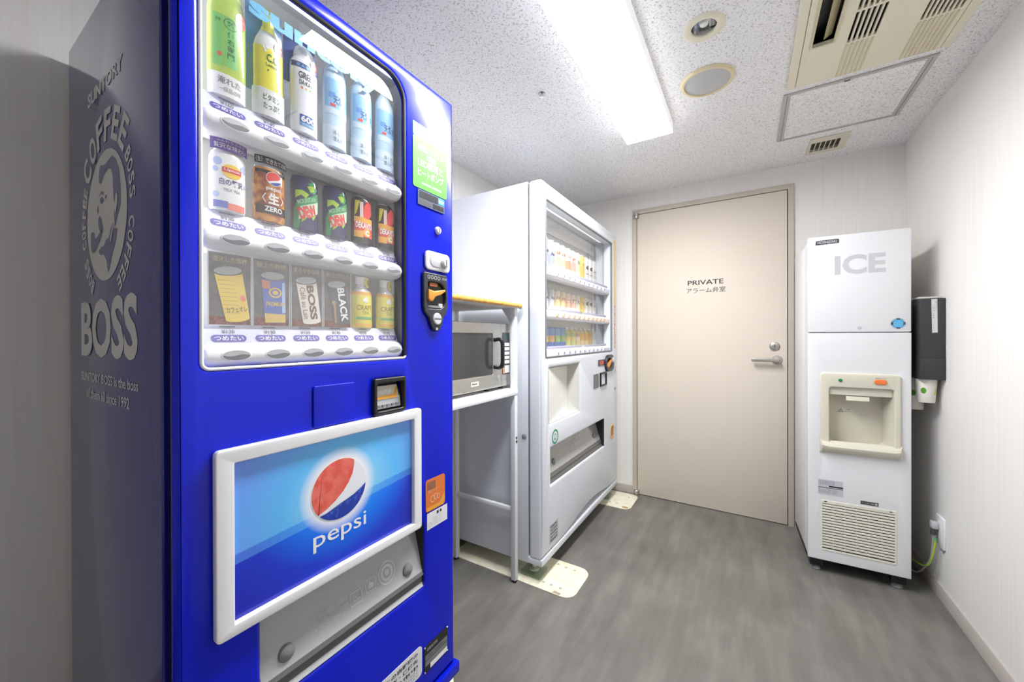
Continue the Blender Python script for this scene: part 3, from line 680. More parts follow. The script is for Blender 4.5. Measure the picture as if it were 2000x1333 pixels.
for i in range(4): q.text(fx, 'ご注意ください', .782, .624 - i * .006, .826, .6275 - i * .006, .0012, M_LGREY)
ring(q, fx, .774, .612, .005, .0065, .0012, M_LGREY, 12); q.build('white_sticker', bv)
q = MB().slab(fx, rr(.749, .214, .845, .287, .002), .0004, .0014, M_BPLAS); q.poly(fx, rr(.753, .248, .841, .262), .0018, M_MGREY); q.poly(fx, rr(.753, .232, .841, .246), .0018, M_MGREY); q.poly(fx, rr(.772, .217, .841, .231), .0018, M_TEXTW); q.text(fx, '自動販売機', .760, .270, .800, .279, .0018, M_LGREY); q.text(fx, '100V 50/60Hz', .760, .252, .830, .258, .0021, M_TEXTD)
for yy in (.752, .842):
    for zz in (.217, .284): q.lathe([(.003, .001), (.002, .003), (.0002, .003)], (BXF, yy, zz), M_CHROME, 8, 'x')
q.build('rating_plate', bv)
q = MB().slab(fx, rr(.600, .222, .741, .303, .012), .0004, .0012, mat('sticker_white', (232, 232, 236), .4))
for i in range(3): q.text(fx, ('この自販機の', '住所・連絡先', '広島市中区'[:4])[i], .62, .283 - i * .016, .725, .294 - i * .016, .0016, M_TEXTD, .02)
for i in range(3): q.text(fx, 'お問い合わせは下記まで', .62, .245 - i * .008, .725, .250 - i * .008, .0016, M_TEXTG)
q.build('address_sticker', bv)
MB().slab(FU(0), rr(-1.44, .780, -.815, .968, .03), 0.0, .0045, M_CREAM, bev=.001).build('base_plate', None, 'cream steel floor plate at the far foot of the blue vending machine', 'floor plate', 'steel floor plates')

# ------------------------------------------------------------------ drinks shown in the blue machine
GRP = 'display drinks in the blue vending machine'
PXC, PR = -.7893, .0262
def pm(name, c, rough=.25, coat=.9): return mat('print_' + name, c, rough, 0, coat)
K_RED, K_DK, K_W = pm('red', (226, 70, 66)), pm('black', (34, 32, 36)), pm('white', (244, 244, 242))
PZ = {(0, 1): 1.1, (0, 2): 1.05, (1, 1): 1.0}
def product(row, col, name, label, cat):
    o = empty(name, (PXC, BUTTON_Y[col] + .0005, ROWZ[row] + .0537), label, cat, GRP, local=True)
    o.scale = (.55, 1.1, PZ.get((row, col), 1.0)); return o                      # display dummies are flattened shells
def cyl(z0, z1, m, r=PR, seg=28):
    return MB().lathe([(r, z0), (r, z1)], (0, 0, 0), m, seg)
def C_(r=PR): return FC(0, 0, r)
def pill_on(mb, u0, v0, u1, v1, m, w=.0004, r=PR): mb.grid(C_(r), u0, v0, u1, v1, w, m, 8)
def disc_on(mb, cu, cv, a, b_, m, w=.0005, r=PR, n_=18): mb.poly(C_(r), ell(cu, cv, a, b_, n_), w, m)
# 1 green tea
p = product(0, 0, 'tea_bottle', 'lime green tea bottle, first from left in the top display row', 'bottle')
lime, grn = pm('lime', (186, 212, 92)), pm('leaf', (122, 198, 104))
b = MB().lathe([(PR, 0), (PR, .037), (PR + .0006, .038), (PR + .0006, .150), (PR - .001, .160), (.021, .185), (.0125, .205), (.0125, .214)], (0, 0, 0), lambda j: K_W if j < 2 else lime, 32); b.build('bottle', p)
MB().lathe([(.0145, .213), (.0145, .232), (.013, .234)], (0, 0, 0), K_W, 20).build('cap', p)
b = MB(); R = PR + .0006
b.grid(C_(R), -.026, .050, -.010, .140, .0004, grn); b.grid(C_(R), -.008, .052, .010, .140, .0004, grn)
ring(b, C_(R), .0005, .128, .0085, .0098, .0008, pm('deep_green', (52, 110, 58)), 20)
b.text(C_(R), '茶', -.005, .123, .006, .133, .0008, pm('deep_green', (52, 110, 58)), .03)
for i, ch in enumerate('伊右衛門'): b.text(C_(R), ch, -.0045, .104 - i * .0125, .0055, .1145 - i * .0125, .0008, pm('deep_green', (52, 110, 58)), .02)
b.text(C_(R), '濃茶', -.021, .126, -.013, .132, .0008, pm('deep_green', (52, 110, 58))); disc_on(b, -.015, .070, .003, .004, K_RED, .0008, R)
b.build('label', p)
b = MB(); b.text(C_(), '淹れた', -.018, .020, .016, .033, .0006, M_TEXTG, .01); b.text(C_(), '一級品の味', -.016, .007, .016, .0155, .0006, M_TEXTG); b.build('lettering', p)
b = MB(); disc_on(b, .017, .146, .010, .014, K_RED, .0010, R); b.text(C_(R), '新しく', .011, .145, .023, .150, .0014, K_W); b.build('badge', p)
# 2 lemon
p = product(0, 1, 'lemon_bottle', 'yellow lemon drink bottle, second from left in the top display row', 'bottle')
yel = pm('yellow', (230, 222, 60)); sky = pm('sky', (92, 160, 216))
cyl(0, .046, pm('pale', (228, 230, 228))).build('sleeve', p)
MB().lathe([(.0235, .046), (.0240, .052), (.0235, .066), (.0240, .080), (.0240, .118), (.021, .132), (.014, .148), (.0095, .160), (.0095, .172)], (0, 0, 0), lambda j: yel if j < 4 else (pm('pale', (228, 230, 228)) if j < 6 else yel), 28).build('bottle', p)
MB().lathe([(.0108, .170), (.0108, .188), (.010, .190)], (0, 0, 0), pm('gold_cap', (206, 190, 60)), 20).build('cap', p)
b = MB(); f2 = C_(.0244)
b.text(f2, 'C.C.', -.008, .094, .012, .108, .0005, pm('deep_green', (52, 110, 58)), .03); b.text(f2, 'Lemon', -.009, .086, .011, .092, .0005, pm('deep_green', (52, 110, 58)), .01)
for u, v in ((-.010, .112), (-.007, .118), (-.012, .117)): disc_on(b, u, v, .0022, .0028, K_W, .0004, .0244)
disc_on(b, -.006, .079, .0012, .0016, K_DK, .0004, .0244); b.build('label', p)
b = MB(); b.text(C_(), 'ビタミン', -.014, .026, .014, .037, .0005, pm('deep_green', (52, 110, 58)), .02); b.text(C_(), 'たっぷり', -.014, .011, .014, .022, .0005, pm('deep_green', (52, 110, 58)), .02); b.build('lettering', p)
b = MB(); disc_on(b, .013, .124, .009, .011, K_RED, .0008, .0246); b.text(C_(.0246), '新発売', .006, .121, .019, .127, .0012, K_W); b.build('badge', p)
MB().grid(FC(-.098, 0, .075), -.031, .046, .031, .200, 0, sky, 8).build('backing_card', p)
# 3 white barley bottle
p = product(0, 2, 'sports_bottle', 'white bottle with 600 badge, third from left in the top display row', 'bottle')
wh = pm('milk', (228, 232, 238)); nv = pm('navy', (52, 66, 130))
MB().lathe([(.0255, 0), (.0255, .050), (.0248, .056), (.0255, .062), (.0248, .068), (.0255, .074), (.0255, .128), (.0240, .138), (.019, .148)], (0, 0, 0), wh, 28).build('bottle', p)
MB().lathe([(.0195, .148), (.0195, .152), (.017, .166), (.010, .174), (.001, .175)], (0, 0, 0), wh, 24, cap=False).build('cap', p)
b = MB(); f2 = C_(.0258); b.grid(f2, -.034, .124, .034, .134, .0003, nv, 12); b.text(f2, '●▲●▲●', -.020, .126, .020, .132, .0006, pm('sky', (92, 160, 216)))
b.text(f2, 'GREEN', -.016, .104, .017, .117, .0005, K_DK, .02); b.text(f2, 'DA·KA·RA', -.015, .092, .017, .101, .0005, K_DK, .015)
for i, c in enumerate(((226, 80, 50), (240, 170, 60), (120, 180, 80), (230, 90, 60))): disc_on(b, -.010 + i * .0075, .086, .002, .0024, pm('dot%d' % i, c), .0005, .0258)
b.build('label', p)
b = MB(); b.grid(f2, -.014, .012, .017, .034, .0005, pm('royal', (44, 84, 168)), 8); b.grid(f2, -.014, .012, .017, .019, .0007, sky, 8); b.text(f2, '600', -.012, .020, .015, .032, .0009, K_W, .03); b.text(f2, '水分補給', -.010, .0135, .012, .0175, .0010, K_W); b.build('volume_badge', p)
b = MB(); disc_on(b, .014, .138, .008, .011, K_RED, .0012, .0255); b.text(C_(.0255), '増量', .009, .135, .019, .141, .0016, K_W); b.build('badge', p)
MB().grid(FC(-.098, 0, .075), -.031, .100, .031, .200, 0, pm('royal', (44, 84, 168)), 8).build('backing_card', p)
# 4-6 water
wt, wl = pm('water', (192, 218, 240)), pm('water_blue', (140, 192, 234))
proto = None
for i, nth in enumerate(('fourth', 'fifth', 'last')):
    lab = 'pale blue water bottle, %s from left in the top display row' % nth if nth != 'last' else 'pale blue water bottle at the right end of the top display row'
    if proto is None:
        p = proto = product(0, 3, 'water_bottle', lab, 'bottle')
        MB().lathe([(.0255, 0), (.0255, .045), (.0248, .050), (.0255, .055), (.0248, .060), (.0255, .065), (.0255, .150), (.0245, .164), (.015, .186), (.0115, .192), (.0115, .202)], (0, 0, 0), lambda j: pm('water_pale', (208, 226, 242)) if j < 1 else wt, 28).build('bottle', p)
        MB().lathe([(.0135, .200), (.0135, .216), (.013, .218)], (0, 0, 0), K_W, 20).build('cap', p)
        f2 = C_(.0258); b = MB(); b.grid(f2, -.030, .084, .030, .148, .0003, wl, 12); b.grid(f2, -.030, .070, .030, .084, .0003, pm('water_pale', (208, 226, 242)), 12)
        b.grid(f2, -.020, .106, -.006, .118, .0006, pm('royal2', (96, 156, 218)), 5); b.text(f2, '天然水', -.010, .094, .020, .114, .0008, pm('navy', (52, 66, 130)), .02); b.grid(f2, -.016, .087, -.005, .093, .0006, K_RED, 4)
        b.build('label', p)
        b = MB(); b.text(f2, '清くち', -.011, .026, .012, .036, .0005, M_TEXTG); b.text(f2, '澄んだ', -.011, .012, .012, .022, .0005, M_TEXTG); b.build('lettering', p)
    else:
        c = copy_tree(proto); c.location.y = BUTTON_Y[3 + i] + .0005; tag(c, lab)
        LOCAL.add(c.name)
# row 2
p = product(1, 0, 'milk_tea_can', 'white milk tea can under a violet header, left end of middle row', 'can')
MB().lathe([(.0240, 0), (.0255, .006), (.0255, .092), (.0225, .102), (.0185, .106), (.0185, .112)], (0, 0, 0), K_W, 28).build('body', p)
f2 = C_(.0258); b = MB(); disc_on(b, .002, .070, .0145, .0125, pm('lipton_yellow', (244, 206, 70)), .0004, .0256); b.grid(f2, -.012, .067, .016, .0755, .0006, K_RED, 8); b.text(f2, 'Lipton', -.009, .0685, .013, .0745, .0010, K_W, .01)
b.text(f2, '白の贅沢', -.016, .044, .019, .056, .0005, pm('plum', (92, 76, 140)), .02); b.text(f2, 'MILK TEA', -.010, .034, .014, .039, .0005, M_TEXTG)
b.grid(f2, -.026, .004, -.004, .016, .0004, pm('dusk', (120, 128, 196)), 6); b.grid(f2, -.004, .002, .024, .014, .0004, pm('coral', (238, 132, 112)), 8)
for u, v, a in ((-.019, .084, .007), (.022, .080, .007), (-.022, .070, .005), (.025, .050, .004), (-.022, .026, .005)): disc_on(b, u, v, a, a, pm('powder', (186, 206, 240)), .0004, .0256)
b.build('label', p)
b = MB(); f3 = FC(-.003, 0, .030); b.grid(f3, -.031, .104, .031, .124, 0, pm('header_violet', (110, 84, 168)), 10); b.text(f3, '贅沢な味わい', -.024, .107, .026, .116, .0005, K_W, .01); b.text(f3, 'ふんわりミルク', -.020, .118, .022, .1225, .0005, K_W); b.build('header_card', p)
p = product(1, 1, 'cola_can', 'brown cola can with round logo under a black header, middle row', 'can')
MB().lathe([(.0235, 0), (.0258, .005), (.0258, .094), (.0235, .101)], (0, 0, 0), speckled('cola_print', (150, 66, 30), (226, 158, 70), 55, .25, .5, .42, .62), 28).build('body', p)
MB().lathe([(.0236, .1005), (.0240, .103), (.0225, .104), (.0215, .102), (.001, .102)], (0, 0, 0), M_CHROME, 28, cap=False).build('rim', p)
f2 = C_(.0260); b = MB(); b.grid(f2, -.030, .090, .030, .096, .0002, K_DK, 12); b.grid(f2, -.030, .013, .030, .030, .0002, pm('dark_brown', (66, 34, 26)), 12)
b.poly(f2, ell(.003, .082, .0135, .0135, 24), .0006, K_W); b.poly(f2, [(.003 + .0125 * math.cos(a), .082 + .0125 * math.sin(a)) for a in [math.radians(x) for x in range(20, 230, 15)]] + [(.0, .078), (.008, .081)], .0009, K_RED)
b.poly(f2, [(.003 + .0125 * math.cos(a), .082 + .0125 * math.sin(a)) for a in [math.radians(x) for x in range(235, 350, 12)]] + [(.008, .077), (.0, .074)], .0009, pm('royal', (44, 84, 168)))
b.text(f2, 'pepsi', -.010, .057, .014, .066, .0008, K_W, .02); b.text(f2, '生', -.007, .033, .011, .054, .0008, K_W, .04); b.text(f2, '〈', -.017, .034, -.010, .052, .0008, K_W, .01); b.text(f2, '〉', .014, .034, .021, .052, .0008, K_W, .01); b.text(f2, 'ZERO', -.013, .018, .017, .028, .0010, K_W, .03); b.build('label', p)
b = MB(); f3 = FC(-.003, 0, .030); b.grid(f3, -.031, .106, .031, .121, 0, K_DK, 10); b.text(f3, '〈生〉できたての味', -.028, .1085, .028, .1185, .0005, K_W, .01); b.build('header_card', p)
proto = None
for i, nth in enumerate(('third', 'fourth')):
    lab = 'navy and green citrus soda can, %s from left in the middle row' % nth
    if proto is None:
        p = proto = product(1, 2, 'soda_can', lab, 'can')
        MB().lathe([(.0240, 0), (.0258, .004), (.0258, .098), (.0235, .108)], (0, 0, 0), pm('deep_navy', (44, 44, 92)), 28).build('body', p)
        MB().lathe([(.0236, .108), (.0232, .110), (.001, .109)], (0, 0, 0), pm('navy', (52, 66, 130)), 24, cap=False).build('lid', p)
        f2 = C_(.0260); gg, lg = pm('dew_green', (56, 150, 84)), pm('dew_lime', (170, 204, 60)); b = MB()
        b.poly(f2, [(-.024, .030), (-.014, .045), (.004, .054), (.026, .066), (.026, .084), (.010, .074), (-.010, .062), (-.024, .050)], .0004, gg)
        b.poly(f2, [(-.024, .062), (-.012, .070), (-.004, .064), (.002, .074), (-.010, .080), (-.024, .078)], .0005, lg)
        b.poly(f2, [(.000, .096), (.008, .084), (.003, .078), (.014, .078), (.022, .090), (.014, .092), (.010, .102)], .0006, gg)
        b.poly(f2, [(-.002, .090), (.010, .088), (.004, .080), (.012, .082), (.014, .090), (.010, .094)], .0008, lg)
        b.poly(f2, [(-.012, .014), (-.004, .022), (.004, .036), (.010, .022), (.018, .034), (.020, .050), (.004, .044), (-.012, .034)], .0005, lg)
        b.poly(f2, [(-.028, .0), (-.018, .0), (-.014, .020), (-.022, .046), (-.028, .04)], .0005, gg)
        b.poly(f2, [(-.018, .018), (.024, .040), (.026, .066), (-.014, .046)], .0008, pm('dew_pale', (198, 226, 196)))
        b.text(FT(f2, -.012, .0195, .42), 'DEW', 0, 0, .037, .0235, .0012, K_RED, .06)
        b.text(FT(f2, -.018, .049, .40), 'MOUNTAIN', 0, 0, .040, .009, .0010, pm('dew_pale2', (160, 214, 170)), .02)
        b.build('label', p)
    else:
        c = copy_tree(proto); c.location.y = BUTTON_Y[2 + i] + .0005; tag(c, lab); LOCAL.add(c.name)
proto = None
for i, nth in enumerate(('fifth from left in the middle row', 'at the right end of the middle row')):
    lab = 'red and gold energy drink can, ' + nth
    if proto is None:
        p = proto = product(1, 4, 'energy_can', lab, 'can')
        MB().lathe([(.0235, 0), (.0250, .004), (.0250, .090), (.0230, .104), (.0190, .110)], (0, 0, 0), pm('energy_black', (44, 36, 44)), 28).build('body', p)
        MB().lathe([(.0191, .1095), (.0185, .112), (.001, .111)], (0, 0, 0), M_CHROME, 24, cap=False).build('lid', p)
        f2 = C_(.0252); og = pm('energy_gold', (236, 172, 70)); b = MB()
        b.grid(f2, -.027, .050, .027, .062, .0003, og, 10); b.grid(f2, -.027, .016, .027, .050, .0003, pm('energy_red', (222, 82, 66)), 10); b.grid(f2, -.027, .014, -.004, .030, .0005, og, 6)
        b.poly(f2, [(-.004, .062), (.010, .060), (.020, .074), (.020, .098), (.008, .104), (-.002, .090)], .0005, K_RED); b.poly(f2, [(-.026, .064), (-.020, .070), (-.012, .100), (-.024, .100)], .0005, pm('energy_yellow', (218, 204, 60)))
        b.grid(f2, -.012, .062, -.004, .098, .0004, pm('energy_pale', (226, 196, 190)), 3)
        b.text(f2, 'DEKAVITA', -.022, .036, .023, .050, .0008, K_W, .03); disc_on(b, .005, .027, .010, .010, og, .0008, .0252); b.text(f2, 'C', .0, .020, .011, .033, .0012, K_W, .06)
        b.build('label', p)
    else:
        c = copy_tree(proto); c.location.y = BUTTON_Y[4 + i] + .0005; tag(c, lab); LOCAL.add(c.name)
# row 3 : four printed display cards with a tilted can, two bottles
card_bg = speckled('card_dark', (92, 88, 84), (112, 106, 100), 30, .3, .4); beans = speckled('bean_print', (96, 48, 36), (150, 92, 74), 260, .4)
def can_card(col, lab, body_m, head, tilt, deco):
    p = product(2, col, 'can_card', lab, 'display card')
    R = .4; f2 = FC(-.383, 0, R)
    b = MB(); b.grid(f2, -.030, 0, .030, .128, .0, card_bg, 10); b.grid(f2, -.030, 0, .030, .015, .0004, beans, 10)
    b.grid(f2, -.030, 0, .030, .128, -.002, K_W, 10); b.build('card', p)
    q = MB(); q.text(f2, head, -.024, .110, .024, .120, .0005, pm('khaki_print', (196, 186, 130)), .01); q.build('lettering', p)
    q = MB(); f3 = FT(f2, .004, .052, tilt)
    q.poly(f3, [(.0175 * math.cos(a), -.042 + .005 * math.sin(a)) for a in [PI + PI * i / 10 for i in range(11)]] + [(.0195, .040)] + [(.0195 * math.cos(a), .040 - .005 * math.sin(a)) for a in [PI * i / 10 for i in range(1, 10)]] + [(-.0195, .040)], .0012, body_m)
    q.poly(f3, ell(0, .044, .0195, .0072, 20), .0010, M_LGREY); q.poly(f3, ell(0, .045, .0165, .0055, 20), .0014, mat('can_lid_grey', (176, 178, 180), .35, .4))
    deco(q, f3); q.build('printed_can', p)
    for uu in (-.0305, .0290): MB().grid(f2, uu, -.001, uu + .0018, .129, .0015, M_LGREY, 1).build('card_rail', p)
    return p
def d1_(q, f):
    for i in range(9): q.poly(f, [(-.017, .028 - i * .0072), (.005, .025 - i * .0072), (.005, .026 - i * .0072), (-.017, .0293 - i * .0072)], .0016, pm('mustard', (206, 172, 70)))
    q.text(f, 'カフェオレ', -.014, -.030, .016, -.020, .0018, pm('olive', (132, 118, 50)), .02); q.poly(f, ell(.013, -.006, .004, .006, 12), .0018, pm('coral', (238, 132, 112)))
can_card(0, 'yellow can pictured on a dark card, left end of bottom row', pm('can_yellow', (238, 208, 78)), '進化した微糖', .16, d1_)
def d2_(q, f):
    q.poly(f, [(-.0195, .036), (-.006, .034), (-.006, .018), (-.019, .020)], .0016, pm('copper', (190, 120, 90))); q.poly(f, ell(.002, .012, .011, .010, 20), .0016, pm('gold', (218, 186, 90))); q.poly(f, ell(.002, .012, .008, .007, 20), .0018, pm('can_blue', (72, 96, 178))); q.poly(f, ell(.002, .012, .005, .0045, 16), .0020, pm('gold', (218, 186, 90)))
    q.text(f, 'PREMIUM', -.014, -.014, .016, -.006, .0018, pm('gold', (218, 186, 90)), .02); q.poly(f, [(-.017, -.046), (.017, -.046), (.0175, -.030), (-.017, -.028)], .0016, pm('gold', (218, 186, 90))); q.poly(f, [(.012, -.028), (.018, -.027), (.019, .032), (.0145, .032)], .0016, pm('sheen', (170, 196, 240)))
can_card(1, 'blue and gold can pictured on a dark card in the bottom row', pm('can_blue', (72, 96, 178)), '極上の微糖', .04, d2_)
def d3_(q, f):
    f4 = FT(f, .004, .034, -PI / 2); q.text(f4, 'BOSS', 0, -.006, .072, .008, .0018, pm('cocoa', (104, 70, 56)), .04); f5 = FT(f, -.012, .030, -PI / 2); q.text(f5, 'Café au Lait', 0, -.003, .066, .007, .0018, pm('cocoa2', (164, 128, 112)), .02)
can_card(2, 'cream can with vertical brown lettering on a dark card, bottom row', pm('can_cream', (232, 226, 214)), 'まろやかな味', .13, d3_)
def d4_(q, f):
    f4 = FT(f, .006, .036, -PI / 2); q.text(f4, 'BLACK', 0, -.007, .076, .009, .0018, K_W, .03); q.poly(f, ell(-.012, .004, .0045, .005, 14), .0018, pm('bronze', (170, 132, 92)))
    q.poly(f, [(-.016, -.040), (-.012, -.042), (-.009, .0), (-.013, .0)], .0016, pm('bronze', (170, 132, 92)))
can_card(3, 'black can with vertical white lettering on a dark card, bottom row', pm('can_black', (66, 66, 74)), '香り立つブラック', .14, d4_)
proto = None
for i, nth in enumerate(('fifth from left in the bottom row', 'at the right end of the bottom row')):
    lab = 'yellow tea bottle with white neck, ' + nth
    if proto is None:
        p = proto = product(2, 4, 'yellow_bottle', lab, 'bottle')
        MB().lathe([(.0235, 0), (.0250, .004), (.0250, .078), (.0240, .084), (.0235, .086), (.016, .092), (.0125, .098), (.0125, .104)], (0, 0, 0), lambda j: pm('ctea_yellow', (232, 218, 78)) if j < 2 else (pm('ctea_orange', (240, 176, 66)) if j < 4 else pm('pale', (228, 230, 228))), 28).build('bottle', p)
        MB().lathe([(.0150, .103), (.0150, .120), (.014, .122)], (0, 0, 0), K_W, 20).build('cap', p)
        f2 = C_(.0252); b = MB(); b.text(f2, 'CRAFT', -.020, .042, .020, .054, .0005, pm('olive', (132, 118, 50)), .01); b.text(f2, 'TEA', -.008, .032, .010, .040, .0005, pm('olive', (132, 118, 50)), .0)
        b.grid(f2, -.022, .020, .022, .026, .0004, pm('ctea_green', (110, 176, 110)), 8); b.grid(f2, -.026, 0.004, .026, .010, .0004, pm('ctea_orange', (240, 176, 66)), 8)
        for u, v in ((-.002, .066), (.004, .064), (.002, .070)): disc_on(b, u, v, .004, .004, K_W, .0005, .0252)
        b.build('label', p)
        b = MB(); disc_on(b, .010, .108, .010, .012, pm('badge_yellow', (240, 218, 60)), .002, .016); b.text(C_(.016), '茶', .006, .102, .014, .114, .0024, pm('olive', (132, 118, 50))); b.build('neck_badge', p)
    else:
        c = copy_tree(proto); c.location.y = BUTTON_Y[4 + i] + .0005; tag(c, lab); LOCAL.add(c.name)

# ------------------------------------------------------------------ white vending machine
WY0, WY1, WXF, WXB, WZ0, WZ1 = 1.535, 2.695, -0.796, -1.42, 0.083, 1.855
wv = empty('vending_machine', ((WXF + WXB) / 2, (WY0 + WY1) / 2, 0), 'white drinks vending machine with three rows of cans beside the door', 'vending machine')
fx = FX(WXF)
hd = rr(1.587, 1.036, 2.598, 1.778, .004); hp = rr(1.619, .722, 1.998, .983, .003); hf = [(1.636, .423), (2.423, .420), (2.423, .596), (1.636, .602)]
cav = [rr(1.560, 1.010, 2.62, 1.80), rr(1.60, .40, 2.45, .66), rr(1.61, .71, 2.01, .99)]
cb = MB().box((WXB, WY0, WZ0), (-.866, WY0 + .020, WZ1 - .004), M_WHITE, .003); cb.box((WXB, WY1 - .02, WZ0), (-.866, WY1, WZ1 - .004), M_WHITE, .003)
cb.box((WXB, WY0 + .018, WZ1 - .030), (-.866, WY1 - .018, WZ1 - .005), M_WHITE); cb.box((WXB + .002, WY0 + .018, WZ0 + .002), (-.960, WY1 - .018, WZ1 - .03), M_WHITE)
cab = cb.build('cabinet', wv)
arch = [(WY0, .118)] + [(1.80 + .75 * i / 14, .118 + .036 * math.sin(PI * min(1, i / 14)) ** 1.2) for i in range(15)] + [(WY1, .118)]
dr = MB().slab(fx, arch + rr(WY0, 1.0, WY1, WZ1, .022)[-12:], -.066, 0, M_WHITE, holes=[hd, hp, hf], bev=.014)
wd_ = dr.build('front_door', wv)
MB().slab(FX(-.862), rr(WY0 + .006, .125, WY1 - .006, WZ1 - .012), -.004, 0, M_MGREY, holes=cav).build('door_gasket', wv)
MB().box((WXB + .02, WY0 + .001, WZ0), (WXF + .002, WY1 - .001, .114), M_WHITE, .004).build('base_rail', wv)
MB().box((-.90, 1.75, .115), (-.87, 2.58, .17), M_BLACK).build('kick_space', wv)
MB().box((-1.0, WY0 + .03, WZ1 - .004), (-.93, WY0 + .06, WZ1 + .006), M_BPLAS, .002).build('top_bracket', wv)
MB().lathe([(.011, 0), (.011, .003), (.007, .006), (0.0005, .006)], (0, 0, 0), M_MGREY, 16, 'y', cap=False)
k = MB().lathe([(.012, 0), (.012, .003), (.007, .006), (0.0005, .006)], (0, 0, 0), M_MGREY, 16, 'y', cap=False); k.V = [(x - .885, WY0 - y, z + .668) for x, y, z in k.V]; k.build('side_lock', wv)
dc = MB(); X0, X1 = -.940, -.862; y0, y1, z0, z1 = 1.562, 2.618, 1.012, 1.798
dc.add([(X0, y0, z0), (X0, y1, z0), (X0, y1, z1), (X0, y0, z1), (X1, y0, z0), (X1, y1, z0), (X1, y1, z1), (X1, y0, z1)], [(0, 1, 2, 3), (0, 4, 5, 1), (2, 6, 7, 3), (0, 3, 7, 4), (1, 5, 6, 2)], mat('white_case', (228, 230, 232), .5)); dc.build('display_case', wv)
MB().poly(fx, rr(1.575, 1.022, 2.61, 1.79), -.064, M_GLASS).build('display_glass', wv)
MB().slab(fx, rr(1.5865, 1.0355, 2.5985, 1.7785, .004), -.012, .0012, M_MGREY, holes=[rr(1.590, 1.039, 2.595, 1.775, .004)]).build('glass_trim', wv)
MB().box((-.880, 1.60, 1.788), (-.868, 2.58, 1.797), mat('soft_display_lamp', (255, 255, 255), 0.5, emit=.75)).build('display_lamp', wv)
MB().box((-.936, 1.60, 1.70), (-.925, 2.60, 1.735), M_WPLAS, .006).build('lamp_cover', wv)
MB().tube([(-.930, 2.50, 1.73), (-.930, 2.50, 1.55)], .003, M_MGREY, 6).build('case_seam', wv)
WB_Y = [1.741 + .0723 * i for i in range(11)]
bt = MB().lathe([(.0125, 0), (.0125, .004), (.0100, .0055)], (0, 0, 0), M_WPLAS, 14, 'x', cap=False); bt.poly(FX(0), ell(0, 0, .0100, n=14), .0054, M_LGREY); bt.poly(FX(0), [(.0095 * math.cos(a), .0095 * math.sin(a)) for a in [math.radians(x) for x in range(-70, 71, 14)]] + [(.003, .005), (.003, -.005)], .0058, M_DGREY)
BT = {'violet': bt.mesh('button')}
bt2 = MB().lathe([(.0125, 0), (.0125, .004), (.0100, .0055)], (0, 0, 0), mat('peach_button', (240, 190, 150), .35), 14, 'x', cap=False); bt2.poly(FX(0), ell(0, 0, .0100, n=14), .0054, M_LGREY); bt2.poly(FX(0), [(.0095 * math.cos(a), .0095 * math.sin(a)) for a in [math.radians(x) for x in range(-70, 71, 14)]] + [(.003, .005), (.003, -.005)], .0058, mat('amber_lens', (200, 140, 70), .3))
BT['peach'] = bt2.mesh('button')
lav = mat('lavender_bar', (222, 220, 244), .35); pch = mat('peach_bar', (244, 226, 218), .35)
WROW = [1.446, 1.243, 1.049]
for r_, zb in enumerate(WROW):
    pr_ = [(-.860, .024), (-.826, .022), (-.812, .010), (-.812, -.012), (-.822, -.020), (-.860, -.024)]
    q = MB().extr([(x, z + zb) for x, z in pr_], 1.615, 2.590, M_WPLAS); q.box((-.935, 1.575, zb - .014), (-.859, 2.605, zb + .030), M_OFFW)
    bar = q.build('button_bar', wv)
    MB().box((-.8125, 1.665, zb - .011), (-.8112, 2.585, zb + .009), pch if r_ == 1 else lav).build('bar_strip', bar)
    for y in WB_Y:
        o = place('button', BT['peach' if r_ == 1 else 'violet'], bar); o.location = (-.8112, y, zb - .001)
    if r_ == 0: ss = [(1.665, 2.585)]
    else: ss = [(1.665, 2.115), (2.150, 2.560)]
    for a0, a1 in ss: MB().box((-.832, a0, zb + .0235), (-.826, a1, zb + .036), mat('price_rail_grey', (178, 176, 196), .4), .001).build('price_rail', wv)
# drinks: one mesh each, two or three print colours
GW = 'display drinks in the white vending machine'
NTH = ['first', 'second', 'third', 'fourth', 'fifth', 'sixth', 'seventh', 'eighth', 'ninth', 'tenth', 'last']
def small_can(row, i, cname, body, band, band2, txt, hgt, r, tc, neck=False):
    zb = WROW[row] + .0305
    rn = ('top', 'middle', 'bottom')[row]
    pos = '%s from left in the %s row of the white machine' % (NTH[i], rn) if i < 10 else 'right end of the %s row of the white machine' % rn
    m0, m1, m2 = mat('w_' + str(body), body, .3, 0, .4), mat('w_' + str(band), band, .3, 0, .4), mat('w_' + str(band2), band2, .3, 0, .4)
    b = MB()
    if neck: prof = [(r * .95, 0), (r, .004), (r, hgt * .28), (r, hgt * .5), (r, hgt * .68), (r * .8, hgt * .78), (r * .5, hgt * .88), (r * .5, hgt)]
    else: prof = [(r * .92, 0), (r, .004), (r, hgt * .25), (r, hgt * .55), (r, hgt * .90), (r * .93, hgt * .95), (r * .88, hgt * .965), (r * .88, hgt)]
    ml = [m0, m0, m1, m2, m0, m0 if neck else M_LGREY, M_WPLAS if neck else M_LGREY]
    b.lathe(prof, (0, 0, 0), lambda j: ml[j], 18)
    if txt:
        for t_, v0, v1 in txt: b.text(FC(0, 0, r), t_, -r * .75, hgt * v0, r * .8, hgt * v1, .0005, mat('wt_' + str(tc), tc, .4), .02)
    o = b.build('drink_bottle' if neck else 'drink_can', None, '%s %s, %s' % (cname, 'bottle' if neck else 'can', pos), 'bottle' if neck else 'can', GW)
    o.location = (-.897, WB_Y[i] + .008, zb)
S, Wh, Cr, Ylw = (172, 180, 200), (232, 232, 230), (240, 232, 206), (232, 200, 84)
